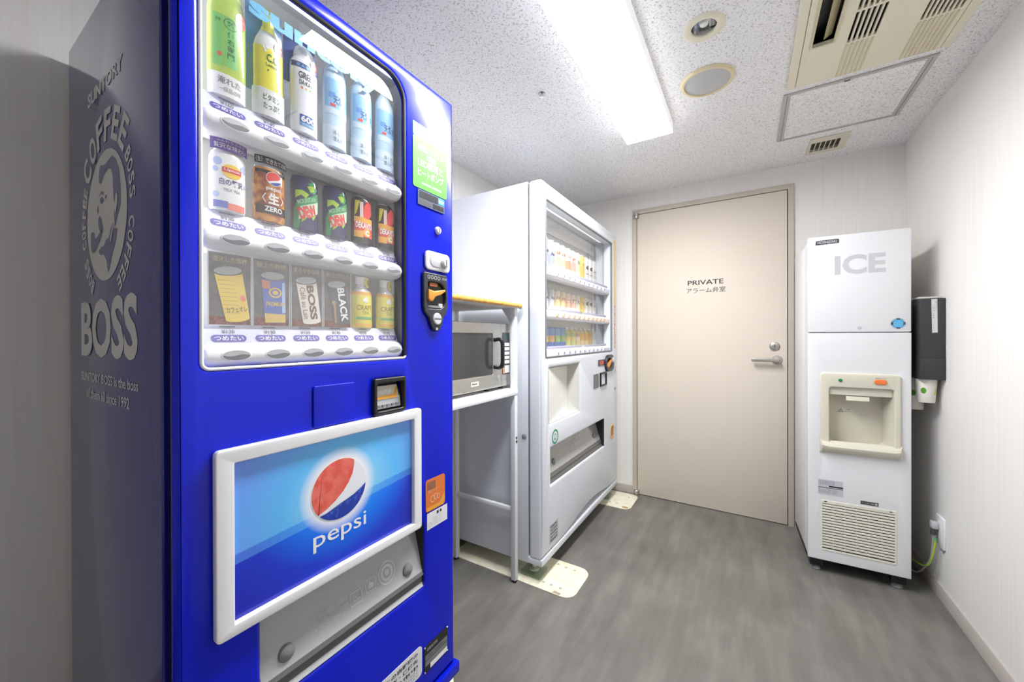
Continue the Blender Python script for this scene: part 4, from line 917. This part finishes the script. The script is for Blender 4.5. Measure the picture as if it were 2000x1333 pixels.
for i, a in enumerate([('silver', S, (158, 166, 190), S, [('Asahi', .55, .66)], (30, 32, 48)), ('silver', S, (158, 166, 190), S, [('Asahi', .50, .61)], (30, 32, 48)),
    ('cream', Cr, (236, 214, 160), (238, 224, 190), [('KIRIN', .62, .72)], (170, 60, 50)), ('cream', Cr, (236, 214, 160), (240, 226, 196), [('KIRIN', .62, .72)], (170, 60, 50)), ('cream and red', (242, 234, 222), (222, 150, 120), (240, 224, 208), [('一番', .6, .75)], (190, 70, 50)),
    ('white and red', (240, 236, 230), (228, 168, 150), (240, 224, 216), [('搾り', .55, .72)], (190, 90, 60)), ('white', (240, 238, 226), (226, 218, 180), (238, 232, 214), [('氷結', .55, .72)], (110, 110, 110)), ('golden', Ylw, (228, 190, 70), (236, 208, 100), [('金', .55, .7)], (200, 150, 60)),
    ('pale grey', Wh, (222, 220, 216), Wh, [('●', .5, .66), ('Highball', .3, .37)], (96, 90, 84)), ('pale grey', Wh, (222, 220, 216), Wh, [('●', .5, .66), ('Highball', .3, .37)], (96, 90, 84)), ('white', (236, 234, 232), (214, 208, 206), (234, 230, 228), [('Soda', .5, .6)], (150, 140, 140))]):
    small_can(0, i, a[0], a[1], a[2], a[3], a[4], .165, .0300, a[5])
for i, a in enumerate([('silver', (206, 210, 214), (196, 200, 208), (208, 212, 216), [('Asahi', .5, .66)], (60, 62, 70)), ('silver', (206, 210, 214), (196, 200, 208), (208, 212, 216), [('Asahi', .5, .66)], (60, 62, 70)),
    ('cream', Cr, (236, 210, 150), (240, 226, 196), [('KIRIN', .55, .68)], (180, 80, 60)), ('cream', Cr, (236, 210, 150), (240, 226, 196), [('KIRIN', .55, .68)], (180, 80, 60)), ('peach', (242, 226, 212), (230, 180, 150), (240, 220, 200), [('一番', .5, .72)], (196, 90, 70)),
    ('pink and white', (240, 234, 228), (232, 190, 176), (240, 226, 220), [('搾り', .5, .72)], (190, 90, 70)), ('white', (240, 238, 228), (228, 218, 190), (238, 232, 216), [('氷結', .5, .72)], (120, 116, 110)), ('golden', Ylw, (226, 186, 66), (236, 208, 100), [('金', .5, .7)], (190, 140, 60)),
    ('pale grey', Wh, (224, 222, 218), Wh, [('●', .5, .74)], (112, 106, 100)), ('pale grey', Wh, (224, 222, 218), Wh, [('●', .5, .74)], (112, 106, 100)), ('white', (236, 234, 232), (216, 210, 208), (234, 230, 228), [('Soda', .5, .64)], (150, 140, 140))]):
    small_can(1, i, a[0], a[1], a[2], a[3], a[4], .112, .0285, a[5])
for i, a in enumerate([('blue and yellow', (92, 138, 206), (232, 206, 90), (120, 166, 220), [('LIFE', .08, .2)], (40, 60, 120), 0), ('blue and orange', (92, 138, 206), (240, 176, 120), (120, 166, 220), [('LIFE', .08, .2)], (40, 60, 120), 0), ('blue and green', (92, 138, 206), (168, 206, 110), (120, 166, 220), [('LIFE', .08, .2)], (40, 60, 120), 0), ('blue and green', (92, 138, 206), (150, 198, 110), (120, 166, 220), [('LIFE', .08, .2)], (40, 60, 120), 0),
    ('green juice', (214, 214, 130), (238, 206, 130), (178, 200, 110), None, (0, 0, 0), 1), ('green juice', (214, 214, 130), (238, 206, 130), (186, 204, 120), None, (0, 0, 0), 1), ('amber tea', (226, 204, 150), (240, 226, 206), (210, 180, 130), None, (0, 0, 0), 1),
    ('orange juice', (236, 212, 150), (242, 178, 60), (244, 194, 80), None, (0, 0, 0), 1), ('orange juice', (236, 212, 150), (242, 178, 60), (244, 194, 80), None, (0, 0, 0), 1), ('golden tea', (222, 196, 130), (228, 190, 96), (222, 188, 110), None, (0, 0, 0), 1), ('clear water', (224, 228, 228), (206, 218, 222), (222, 226, 228), None, (0, 0, 0), 1)]):
    small_can(2, i, a[0], a[1], a[2], a[3], a[4], .108, .0285, a[5], bool(a[6]))
# recess panel, delivery, payment
q = MB(); p0 = (WXF - .004); 
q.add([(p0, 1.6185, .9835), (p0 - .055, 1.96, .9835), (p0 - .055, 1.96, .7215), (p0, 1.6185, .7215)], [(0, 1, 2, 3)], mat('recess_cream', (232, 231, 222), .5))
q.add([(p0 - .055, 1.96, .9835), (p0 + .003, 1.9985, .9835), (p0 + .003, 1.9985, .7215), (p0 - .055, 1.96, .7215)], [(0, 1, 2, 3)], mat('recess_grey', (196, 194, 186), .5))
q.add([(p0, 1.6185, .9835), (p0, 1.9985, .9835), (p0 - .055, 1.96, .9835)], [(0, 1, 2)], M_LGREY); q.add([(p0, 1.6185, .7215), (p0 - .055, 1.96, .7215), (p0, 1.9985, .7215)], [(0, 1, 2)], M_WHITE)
q.build('recessed_panel', wv)
prof = [(-.070, .606), (-.058, .560), (-.040, .500), (-.028, .462), (-.018, .446), (-.022, .440), (-.010, .420)]
fp = MB().sheet([(WXF + a, z) for a, z in prof], 1.636, 2.4225, lambda j: M_FLAP if j < 3 else M_FLAPD).build('delivery_flap', wv)
MB().box((-.905, 1.61, .405), (-.895, 2.44, .65), M_BPLAS).build('delivery_chute', wv)
MB().add([(-.895, 2.4225, .42), (-.797, 2.4225, .42), (-.797, 2.4225, .597), (-.895, 2.4225, .6)], [(0, 1, 2, 3)], M_BPLAS).build('chute_cheek', wv)
prof_w = prof
def flap_w(z):
    for (a, z1), (b_, z2) in zip(prof_w, prof_w[1:]):
        if z2 <= z <= z1: return WXF + a + (b_ - a) * (z1 - z) / (z1 - z2)
    return WXF
ff = lambda u, v, w_: (flap_w(v) + .0006 + w_, u, v)
q = MB(); ring(q, ff, 2.13, .545, .024, .029, 0, M_FPR, 20); q.poly(ff, ell(2.13, .545, .012, .012, 12), 0, M_FPR)
for a0 in (2.03, 2.075): q.slab(ff, rr(a0, .522, a0 + .034, .560, .003), 0, .0002, M_FPR, holes=[rr(a0 + .003, .525, a0 + .031, .557, .002)])
for i in range(3): q.text(ff, '取り出し口注意', 1.90, .548 - i * .013, 2.01, .556 - i * .013, 0, M_FPR)
q.build('flap_print', fp)
for y in (1.745, 2.335): MB().lathe([(.018, -.006), (.017, .003), (.010, .008), (0.0005, .009)], (flap_w(.500), y, .500), M_MGREY, 16, 'x', cap=False).build('flap_knob', fp)
q = MB().slab(fx, rr(2.221, .816, 2.309, .902, .002), .0004, .003, mat('panel_grey', (112, 112, 112), .4)); q.build('control_panel', wv)
ba = MB().slab(fx, rr(2.335, .816, 2.456, .904, .004), -.02, .010, M_BPLAS, holes=[rr(2.346, .826, 2.446, .892, .003)], bev=.002).build('bill_acceptor', wv)
q = MB().add([(-.81, 2.346, .892), (-.81, 2.446, .892), (-.797, 2.446, .826), (-.797, 2.346, .826)], [(0, 1, 2, 3)], M_MGREY); q.add([(-.8035, 2.36, .872), (-.8035, 2.40, .872), (-.799, 2.40, .850), (-.799, 2.36, .850)], [(0, 1, 2, 3)], M_LGREY); q.build('bill_slot', ba)
q = MB().slab(fx, rr(2.306, .948, 2.424, .986, .003), .0004, .004, M_DGREY); q.text(fx, '120', 2.33, .956, 2.40, .978, .0046, mat('red_readout', (230, 60, 50), .4, emit=1.0), .02); q.build('readout_panel', wv)
cn = MB().slab(fx, rr(2.428, .902, 2.60, 1.012, .05, 6), .0005, .016, mat('gunmetal', (62, 64, 70)), holes=[rr(2.447, .925, 2.535, .990, .03)], bev=.004).build('coin_unit', wv)
MB().poly(fx, rr(2.44, .92, 2.54, .995, .03), .003, M_BPLAS).build('coin_bay', cn)
MB().slab(fx, [(2.445, .936), (2.47, .926), (2.50, .946), (2.53, .972), (2.52, .980), (2.48, .966), (2.45, .956)], .010, .022, M_LEVER, bev=.003).build('coin_lever', cn)
MB().lathe([(.020, .012), (.020, .020), (.015, .023), (0.0005, .023)], (WXF, 2.566, .975), M_SATIN, 18, 'x', cap=False).build('cash_lock', cn)
q = MB().slab(fx, rr(2.548, .430, 2.632, .530, .03, 6), -.004, .003, mat('peach_cup', (226, 180, 126), .4), holes=[rr(2.562, .446, 2.618, .516, .02)], bev=.002); q.poly(fx, rr(2.555, .438, 2.625, .522, .02), .0006, mat('coin_cup_inner', (168, 120, 74), .4)); q.build('coin_return', wv)
q = MB(); q.poly(fx, ell(1.679, .648, .037, n=30), .0008, mat('sticker_white', (232, 232, 236))); tg = mat('teal_ring', (40, 146, 110), .4); ring(q, fx, 1.679, .648, .026, .035, .0012, tg, 30); ring(q, fx, 1.679, .648, .010, .014, .0012, tg, 18); q.poly(fx, rr(1.676, .628, 1.682, .640), .0012, tg); q.build('round_sticker', wv)
q = MB().slab(fx, rr(1.617, .152, 1.709, .240, .001), .0004, .0012, M_LGREY); 
for i in range(5): q.text(fx, ('自動販売機', 'AC100V', '50/60Hz', '冷媒 R134a', '製造番号')[i], 1.625, .222 - i * .016, 1.70, .232 - i * .016, .0016, M_DGREY, .02)
q.build('rating_plate', wv)
# banner strip on the far door edge, small locks
q = MB().slab(fx, rr(2.632, 1.36, 2.672, 1.81, .002), .0004, .0014, mat('banner_yellow', (238, 208, 130), .4)); q.slab(fx, rr(2.632, 1.05, 2.672, 1.36, .002), .0004, .0014, mat('banner_pale', (232, 220, 206), .4))
for i, ch in enumerate('お酒は二十歳になってから'): q.text(fx, ch, 2.637, 1.335 - i * .0255, 2.667, 1.356 - i * .0255, .002, mat('banner_red', (196, 96, 80), .4), .02)
q.build('banner_sticker', wv)
for z in (.985, .905): MB().box((WXF - .001, 2.650, z - .02), (WXF + .003, 2.662, z + .02), M_LGREY, .001).build('hinge_pin', wv)
MB().lathe([(.008, 0), (.008, .004), (.005, .006), (0.0005, .006)], (WXF, 2.655, .77), M_MGREY, 12, 'x', cap=False).build('door_screw', wv)
for (x, y) in ((-.87, 1.60), (-.87, 2.62), (-1.36, 1.60), (-1.36, 2.62)):
    f = MB().lathe([(.026, .024), (.026, .032), (.011, .036), (.011, .085)], (x, y, 0), M_STEEL, 16); fo_ = f.build('levelling_foot', wv)
    MB().box((x - .05, y - .045, .0053), (x + .05, y + .045, .0245), glassmat('gel_pad', .06, (.80, .86, .82, 1)) if 'gel_pad' not in MATS else MATS['gel_pad'], .004).build('gel_pad', fo_)
# floor plates
q = MB().slab(FU(0), rr(-1.44, 1.512, -.640, 1.755, .055, 6), 0, .0045, M_CREAM, bev=.001); o = q.build('base_plate', None, 'cream steel floor plate under the near end of the white vending machine', 'floor plate', 'steel floor plates')
def bolts(o, pts):
    for x, y in pts: MB().lathe([(.0075, .0045), (.0075, .0049), (.004, .0051), (.0005, .0051)], (x, y, 0), mat('bolt_grey', (190, 188, 172), .4), 10, cap=False).build('bolt', o)
bolts(o, [(-.80, 1.72), (-.755, 1.715), (-.71, 1.715), (-.80, 1.56), (-.76, 1.56), (-.715, 1.56)])
MB().slab(FU(0), [(-.735, 1.516), (-.700, 1.514), (-.697, 1.528), (-.730, 1.532)], .0045, .0049, mat('chipped_paint', (176, 160, 136), .7)).build('chipped_patch', o)
q = MB().slab(FU(0), rr(-1.44, 2.500, -.655, 2.765, .05, 6), 0, .0045, M_CREAM, bev=.001); o = q.build('base_plate', None, 'cream steel floor plate beside the door under the white vending machine', 'floor plate', 'steel floor plates')
bolts(o, [(-.80, 2.56), (-.755, 2.56), (-.71, 2.70), (-.80, 2.70)])
MB().slab(FU(0), ell(-.690, 2.525, .022, .014, 14), .0045, .0049, mat('rust_mark', (190, 150, 96), .7)).build('rust_mark', o)

# ------------------------------------------------------------------ rack and microwave
rk = empty('microwave_rack', (-1.09, 1.22, 0), 'white metal rack with a wooden front rail between the two vending machines', 'rack')
M_RACK = mat('rack_white', (236, 238, 240), .4)
RY0, RY1, RXF, RXB = .905, 1.510, -.905, -1.278
for y0_, y1_ in ((RY0, RY0 + .025), (RY1 - .025, RY1)):
    for x0_, x1_ in ((RXF - .025, RXF), (RXB, RXB + .024)):
        zb_ = 0.0 if y0_ > 1 else .0053
        lg = MB().box((x0_, y0_, .012), (x1_, y1_, 1.264), M_RACK, .002).build('leg', rk)
        MB().lathe([(.009, zb_), (.011, zb_ + .003), (.011, .012)], ((x0_ + x1_) / 2, (y0_ + y1_) / 2, 0), M_BPLAS, 12).build('foot_cap', lg)
    MB().box((RXB + .024, y0_ + .004, .325), (RXF - .025, y1_ - .004, .345), M_RACK, .002).build('side_rail', rk)
MB().box((RXB - .002, RY0 + .001, .866), (RXF + .003, RY1 - .001, .895), M_RACK, .003).build('shelf', rk)
MB().box((RXB - .010, RY0, 1.264), (-.882, RY1 + .006, 1.276), mat('top_board', (226, 222, 212), .45), .002).build('top_board', rk)
MB().extr([(-.884 + .009 * math.cos(a), 1.2745 + .0105 * math.sin(a)) for a in [2 * PI * i / 14 for i in range(14)]], RY0 + .005, RY1 - .006, M_WOOD).build('wooden_rail', rk)
MB().box((-.896, RY1 - .006, 1.260), (-.874, RY1 + .007, 1.287), M_RACK, .002).build('rail_end_cap', rk)
for x_ in (-.958,): MB().slab(FY(RY1 - .004), [(RXF - .024, 1.19), (RXF - .024, 1.264), (RXF - .075, 1.264)], 0, .014, M_RACK).build('gusset', rk)
for z_ in (.668, .650): MB().lathe([(.006, 0), (.006, .002), (.003, .003), (.0004, .003)], (RXF, RY1 - .0125, z_), M_DGREY, 10, 'x', cap=False).build('bolt', rk)
mw = empty('microwave', (-1.09, 1.27, .895), 'stainless steel microwave oven with dark window and black handle on the rack', 'microwave')
MY0, MY1, MXF, MXB, MZ0, MZ1 = 1.02, 1.508, -.940, -1.245, .908, 1.192
fx = FX(MXF)
MB().box((MXB, MY0, MZ0), (MXF - .022, MY1, MZ1), M_STEEL, .004).build('casing', mw)
for y in (1.06, 1.36, 1.47):
    for x in (-.975, -1.21): MB().lathe([(.012, .8955), (.013, .909)], (x, y, 0), M_BPLAS, 12).build('foot', mw)
md = MB().slab(fx, rr(MY0, MZ0 + .002, 1.424, MZ1, .003), -.022, 0, M_STEEL, holes=[rr(1.05, .968, 1.361, 1.148, .004)], bev=.002).build('door', mw)
MB().box((MXF - .012, 1.046, .964), (MXF - .004, 1.365, 1.152), M_MWGLASS).build('window', md)
q = MB().tube([(MXF, 1.374, 1.118), (MXF + .022, 1.376, 1.122), (MXF + .036, 1.378, 1.108), (MXF + .038, 1.378, 1.06), (MXF + .036, 1.378, 1.012), (MXF + .022, 1.376, .998), (MXF, 1.374, 1.002)], .0085, M_BPLAS, 8, 5); q.build('handle', md)
q = MB().box((MXF, 1.362, 1.112), (MXF + .006, 1.386, 1.128), M_BPLAS, .002); q.box((MXF, 1.362, .992), (MXF + .006, 1.386, 1.008), M_BPLAS, .002); q.build('handle_mount', md)
q = MB().poly(fx, rr(1.205, .931, 1.257, .950, .001), .0006, mat('plate_pale', (222, 214, 200), .4)); q.text(fx, 'Panasonic', 1.212, .938, 1.246, .945, .001, M_TEXTD, .03); q.build('name_plate', md)
cp = MB().slab(fx, rr(1.4265, MZ0 + .002, MY1, MZ1, .003), -.022, -.001, M_STEEL, bev=.002).build('control_panel', mw)
q = MB().poly(fx, rr(1.436, .962, 1.494, 1.152, .002), .0004, M_DGREY); q.poly(fx, rr(1.440, 1.120, 1.491, 1.148), .0008, mat('dark_readout', (60, 74, 72), .25)); q.build('control_face', cp)
for i in range(5):
    z = 1.105 - i * .020; MB().slab(fx, rr(1.452, z - .014, 1.491, z, .001), .0006, .002, M_WPLAS).build('key', cp)
MB().slab(fx, rr(1.452, .968, 1.491, 1.002, .001), .0006, .002, mat('pale_key', (214, 216, 220), .4)).build('key', cp)
MB().slab(fx, rr(1.438, .966, 1.450, .992, .001), .0006, .002, mat('salmon_key', (220, 150, 110), .4)).build('key', cp)
MB().lathe([(.007, 0), (.007, .002), (.0005, .003)], (MXF - .001, 1.400, .956), M_LGREY, 12, 'x', cap=False).build('door_release', md)

# ------------------------------------------------------------------ ice machine
ia = math.radians(2.5)
im = empty('ice_machine', (.247, 2.313, 0), 'tall white ice dispenser marked ICE in the corner beside the door', 'ice machine', rz=ia, local=True)
IW, ID = .361, .42; fy = FY(0)
q = MB().box((.003, .105, .068), (IW - .003, ID, 1.585), M_ICE, .004); q.slab(FY(.0235), rr(.003, .068, IW - .003, 1.585), -.084, 0, M_ICE, holes=[rr(.055, .595, .32, .95), rr(.045, .110, .318, .358)]); q.build('cabinet', im)
up = MB().box((0, 0, 1.150), (IW, .024, 1.606), M_ICE, .005).build('upper_panel', im)
hole = rr(.078, .610, .303, .893, rs=(.035, .020, .010, .010))
lo = MB().slab(fy, rr(0, .066, IW, 1.1465, .003), -.024, 0, M_ICE, holes=[rr(.062, .60, .316, .945, .01), rr(.050, .116, .312, .352)], bev=.003).build('lower_panel', im)
MB().text(fy, 'ICE', .100, 1.418, .278, 1.508, .0006, mat('ice_lettering', (196, 198, 200), .45), .035).build('lettering', up)
q = MB().slab(fy, [(.028, 1.566), (.115, 1.569), (.115, 1.586), (.112, 1.588), (.033, 1.586), (.030, 1.583)], .0004, .0016, M_DGREY); q.text(fy, 'HOSHIZAKI', .036, 1.571, .108, 1.583, .002, mat('pale_badge_text', (196, 198, 200)), .03); q.build('name_badge', up)
q = MB().poly(fy, ell(.318, 1.187, .0235, n=28), .0006, mat('sticker_navy', (52, 72, 96), .4)); q.poly(fy, ell(.318, 1.187, .0175, n=24), .0010, mat('sticker_aqua', (92, 176, 220), .4)); ring(q, fy, .318, 1.187, .0195, .0225, .0010, mat('sticker_sky', (150, 206, 232), .4), 28); 
for a_ in (0, 90, 180, 270): q.poly(FT(fy, .318, 1.187, math.radians(a_)), rr(.0165, -.006, .0232, .006), .0014, mat('sticker_navy', (52, 72, 96)))
q.build('round_sticker', up)
k = MB().lathe([(.007, 0), (.007, .002), (.004, .003), (.0004, .003)], (0, 0, 0), M_LGREY, 14, 'y', cap=False); k.V = [(x + .188, -y, z + 1.170) for x, y, z in k.V]; k.build('key_lock', up)
# dispenser
bz = MB().slab(fy, rr(.046, .598, .325, .960, .014, 5), -.006, .012, M_ICEB, holes=[hole], bev=.005).build('dispenser_bezel', im)
q = MB(); n_ = len(hole); back = [(u * .86 + .190 * .14, .760 + (v - .760) * .90) for u, v in hole]
q.add([fy(u, v, .002) for u, v in hole] + [fy(u, v, -.085) for u, v in back], [(i, (i + 1) % n_, n_ + (i + 1) % n_, n_ + i) for i in range(n_)] + [tuple(range(n_, 2 * n_))], M_ICEB); q.build('dispenser_niche', bz)
q = MB().slab(fy, rr(.079, .856, .302, .892, .004), -.035, -.004, M_ICEB, bev=.003); q.build('niche_hood', bz)
q = MB(); q.extr([(0, 0), (.03, -.004), (.034, -.022), (.004, -.020)], .142, .222, M_ICEB); q.V = [(y, -x + .03, z + .856) for x, y, z in q.V]; q.build('ice_spout', bz)
lip = [(-.0, .640), (.010, .634), (.028, .628), (.034, .618), (.032, .606), (.010, .584), (.0, .580)]
q = MB(); n_ = len(lip); vs = []; secs = [(.044, .55, .014), (.050, .9, .004), (.075, 1.0, 0), (.300, 1.0, 0), (.320, .9, .004), (.327, .55, .014)]
for u, sc, dz in secs: vs += [fy(u, z + dz * (0 if z < .6 else 1), w_ * sc) for w_, z in lip]
q.add(vs, [(j * n_ + i, j * n_ + i + 1, (j + 1) * n_ + i + 1, (j + 1) * n_ + i) for j in range(len(secs) - 1) for i in range(n_ - 1)] + [tuple(range(n_)), tuple(reversed(range((len(secs) - 1) * n_, len(secs) * n_)))], M_ICEB)
q.build('drip_lip', bz)
k = MB().lathe([(.0075, .012), (.0075, .015), (.004, .017), (.0004, .017)], (0, 0, 0), M_GREEN, 14, 'y', cap=False); k.V = [(x + .118, -y, z + .927) for x, y, z in k.V]; k.build('green_light', bz)
MB().slab(fy, rr(.236, .914, .277, .936, .008), .012, .018, M_ORANGE, bev=.003).build('orange_button', bz)
MB().text(fy, '受皿ランプ', .240, .939, .274, .944, .0125, M_TEXTG).build('lettering', bz)
q = MB().slab(fy, [(.128, .765), (.150, .765), (.139, .783)], -.0845, -.084, M_MGREY, holes=[[(.1325, .7675), (.1455, .7675), (.139, .778)]]); q.text(fy, '!', .138, .7685, .140, .7755, -.084, M_MGREY); q.text(fy, '注意', .158, .776, .172, .783, -.084, M_MGREY); q.text(fy, '手を入れない', .155, .766, .182, .772, -.084, M_MGREY); q.build('warning_print', bz)
# lower stickers and grille
q = MB().poly(fy, rr(.038, .380, .130, .451), .0006, mat('foil_sticker', (196, 198, 206), .35)); q.poly(fy, rr(.038, .412, .130, .4145), .001, M_TEXTD); q.poly(fy, rr(.078, .418, .130, .4245), .001, M_TEXTD)
for i in range(3): q.text(fy, '全自動製氷機', .042, .442 - i * .007, .100, .446 - i * .007, .001, M_TEXTG); q.text(fy, 'DCM-60K 100V', .042, .402 - i * .007, .110, .406 - i * .007, .001, M_TEXTG)
q.build('spec_sticker', lo)
q = MB().poly(fy, rr(.192, .362, .253, .378), .0006, M_DGREY); q.text(fy, 'フィルター清掃', .196, .366, .238, .374, .001, M_LGREY); q.poly(fy, ell(.245, .370, .005, .005, 10), .001, M_LGREY); q.build('filter_sticker', lo)
gr = MB().slab(fy, rr(.048, .114, .314, .354, .002), -.008, .0015, M_ICEG, holes=[rr(.054, .122, .308, .338)], bev=.001).build('grille_frame', im)
MB().box((.05, .020, .118), (.312, .0215, .350), mat('filter_mesh_grey', (120, 120, 110), .6)).build('filter_mesh', gr)  # flat mid-grey sheet seen between the slats
sl = MB().extr([(-.002, .0058), (.0008, .0050), (.0008, -.0026), (-.012, -.0070), (-.0135, -.0055), (-.003, .0030)], 0, .254, M_ICEG); sl.V = [(y, -x, z) for x, y, z in sl.V]; slm = sl.mesh('slat')
for i in range(16):
    o = place('slat', slm, gr); o.location = (.054, 0, .1325 + i * .0131)
for u in (.066, .294): MB().poly(fy, rr(u - .005, .3455, u + .005, .3495), .0022, M_TEXTD).build('clip_slot', gr)
for u in (.096, .139, .181, .224, .267): MB().box((u - .0008, .008, .122), (u + .0008, .0125, .338), M_ICEG).build('rib', gr)
for u in (.035, IW - .035):
    for d in (.045, ID - .05):
        lg = MB().box((u - .026, d - .026, .024), (u + .026, d + .026, .070), M_BPLAS, .004).build('leg', im)
        MB().lathe([(.020, 0), (.021, .004), (.018, .010), (.012, .026)], (u, d, 0), M_MGREY, 16).build('foot', lg)
MB().box((.002, .06, .05), (.30, ID - .02, .070), M_BLACK).build('under_tray', im)
# cup dispenser and cups
cdn = empty('cup_dispenser', (.66, 2.40, .94), 'black cup dispenser on the right wall beside the ice machine', 'cup dispenser')
MB().box((.628, 2.318, .944), (.7075, 2.56, 1.292), M_CHAR, .004).build('housing', cdn)
MB().box((.628, 2.326, 1.292), (.7000, 2.558, 1.300), mat('pale_lid', (206, 200, 188), .5), .002).build('lid', cdn)
MB().box((.629, 2.3165, .946), (.7065, 2.3185, 1.035), M_CHAR, .001).build('lower_cover', cdn)
q = MB(); f2 = FY(2.3178); q.poly(f2, [(.6665, 1.145), (.6832, 1.146), (.6818, 1.288), (.664, 1.288)], .0008, mat('paper_label', (214, 214, 212), .5))
for i, ch in enumerate('ご自由にお使いください'): q.text(f2, ch, .668, 1.258 - i * .0105, .6735, 1.265 - i * .0105, .0012, M_TEXTG)
for i, ch in enumerate('紙コップ'): q.text(f2, ch, .676, 1.272 - i * .0105, .6805, 1.279 - i * .0105, .0012, M_TEXTG)
q.build('paper_label', cdn)
def cup(x, y, z0, r, h_, lab):
    o = MB().lathe([(r * .76, z0 + .004), (r * .78, z0), (r * .80, z0 + .001), (r, z0 + h_), (r * .97, z0 + h_), (r * .77, z0 + .006), (.0005, z0 + .006)], (0, 0, 0), mat('paper_cup', (236, 232, 222), .55), 28, cap=False)
    f3 = lambda u, v, w_: ((r * (.79 + .21 * (v - z0) / h_) + .0006) * math.sin(u / r), -(r * (.79 + .21 * (v - z0) / h_) + .0006) * math.cos(u / r), v)
    f3.wrap = True; lf = mat('leaf_print', (80, 146, 40), .5)
    o.poly(f3, ell(-.018, z0 + h_ * .52, .0095, .013, 16), 0, lf); o.poly(f3, [(.018, z0 + h_ * .36), (.034, z0 + h_ * .34), (.034, z0 + h_ * .60), (.028, z0 + h_ * .56), (.024, z0 + h_ * .44)], 0, mat('yellow_print', (228, 214, 60), .5)); o.poly(f3, ell(.052, z0 + h_ * .5, .008, .010, 14), 0, lf)
    o = o.build('paper_cup', None, lab, 'paper cup', 'paper cups in the wall dispenser'); o.location = (x, y, 0); return o
cup(.663, 2.368, .842, .034, .1015, 'white paper cup with leaf print, front one hanging from black dispenser')
cup(.658, 2.470, .796, .031, .147, 'white paper cup hanging lower behind the front one under black dispenser')
# wall outlet, plug, cords
wo = empty('wall_outlet', (.70, 2.36, .29), 'white wall outlet plate low on the right wall', 'outlet')
MB().box((.7005, 2.318, .224), (.7085, 2.400, .354), M_WPLAS, .003).build('cover_plate', wo)
MB().box((.6985, 2.338, .250), (.7010, 2.380, .330), mat('socket_ivory', (226, 224, 216), .4), .001).build('socket_face', wo)
MB().box((.6975, 2.328, .217), (.7085, 2.345, .224), M_MGREY, .001).build('earth_flap', wo)
pg = empty('power_plug', (.69, 2.37, .32), 'grey power plug with grey cord and green wire in the wall outlet', 'plug')
MB().box((.676, 2.352, .296), (.6985, 2.384, .326), M_LGREY, .005).build('plug_body', pg)
MB().lathe([(.010, .270), (.008, .300)], (.684, 2.366, 0), M_DGREY, 10).build('strain_relief', pg)
MB().tube([(.684, 2.366, .275), (.686, 2.376, .22), (.686, 2.400, .15), (.680, 2.44, .09), (.668, 2.50, .03), (.65, 2.60, .010)], .0035, M_LGREY, 8, 5).build('cord', pg)
q = MB().tube([(.688, 2.352, .262), (.684, 2.348, .232), (.678, 2.352, .180), (.672, 2.368, .135), (.664, 2.40, .110), (.655, 2.44, .100), (.648, 2.50, .09), (.640, 2.60, .05)], .0034, speckled('green_yellow_cord', (60, 170, 80), (178, 200, 60), 22, .4), 8, 6)
q.build('earth_wire', pg, 'green and yellow wire')
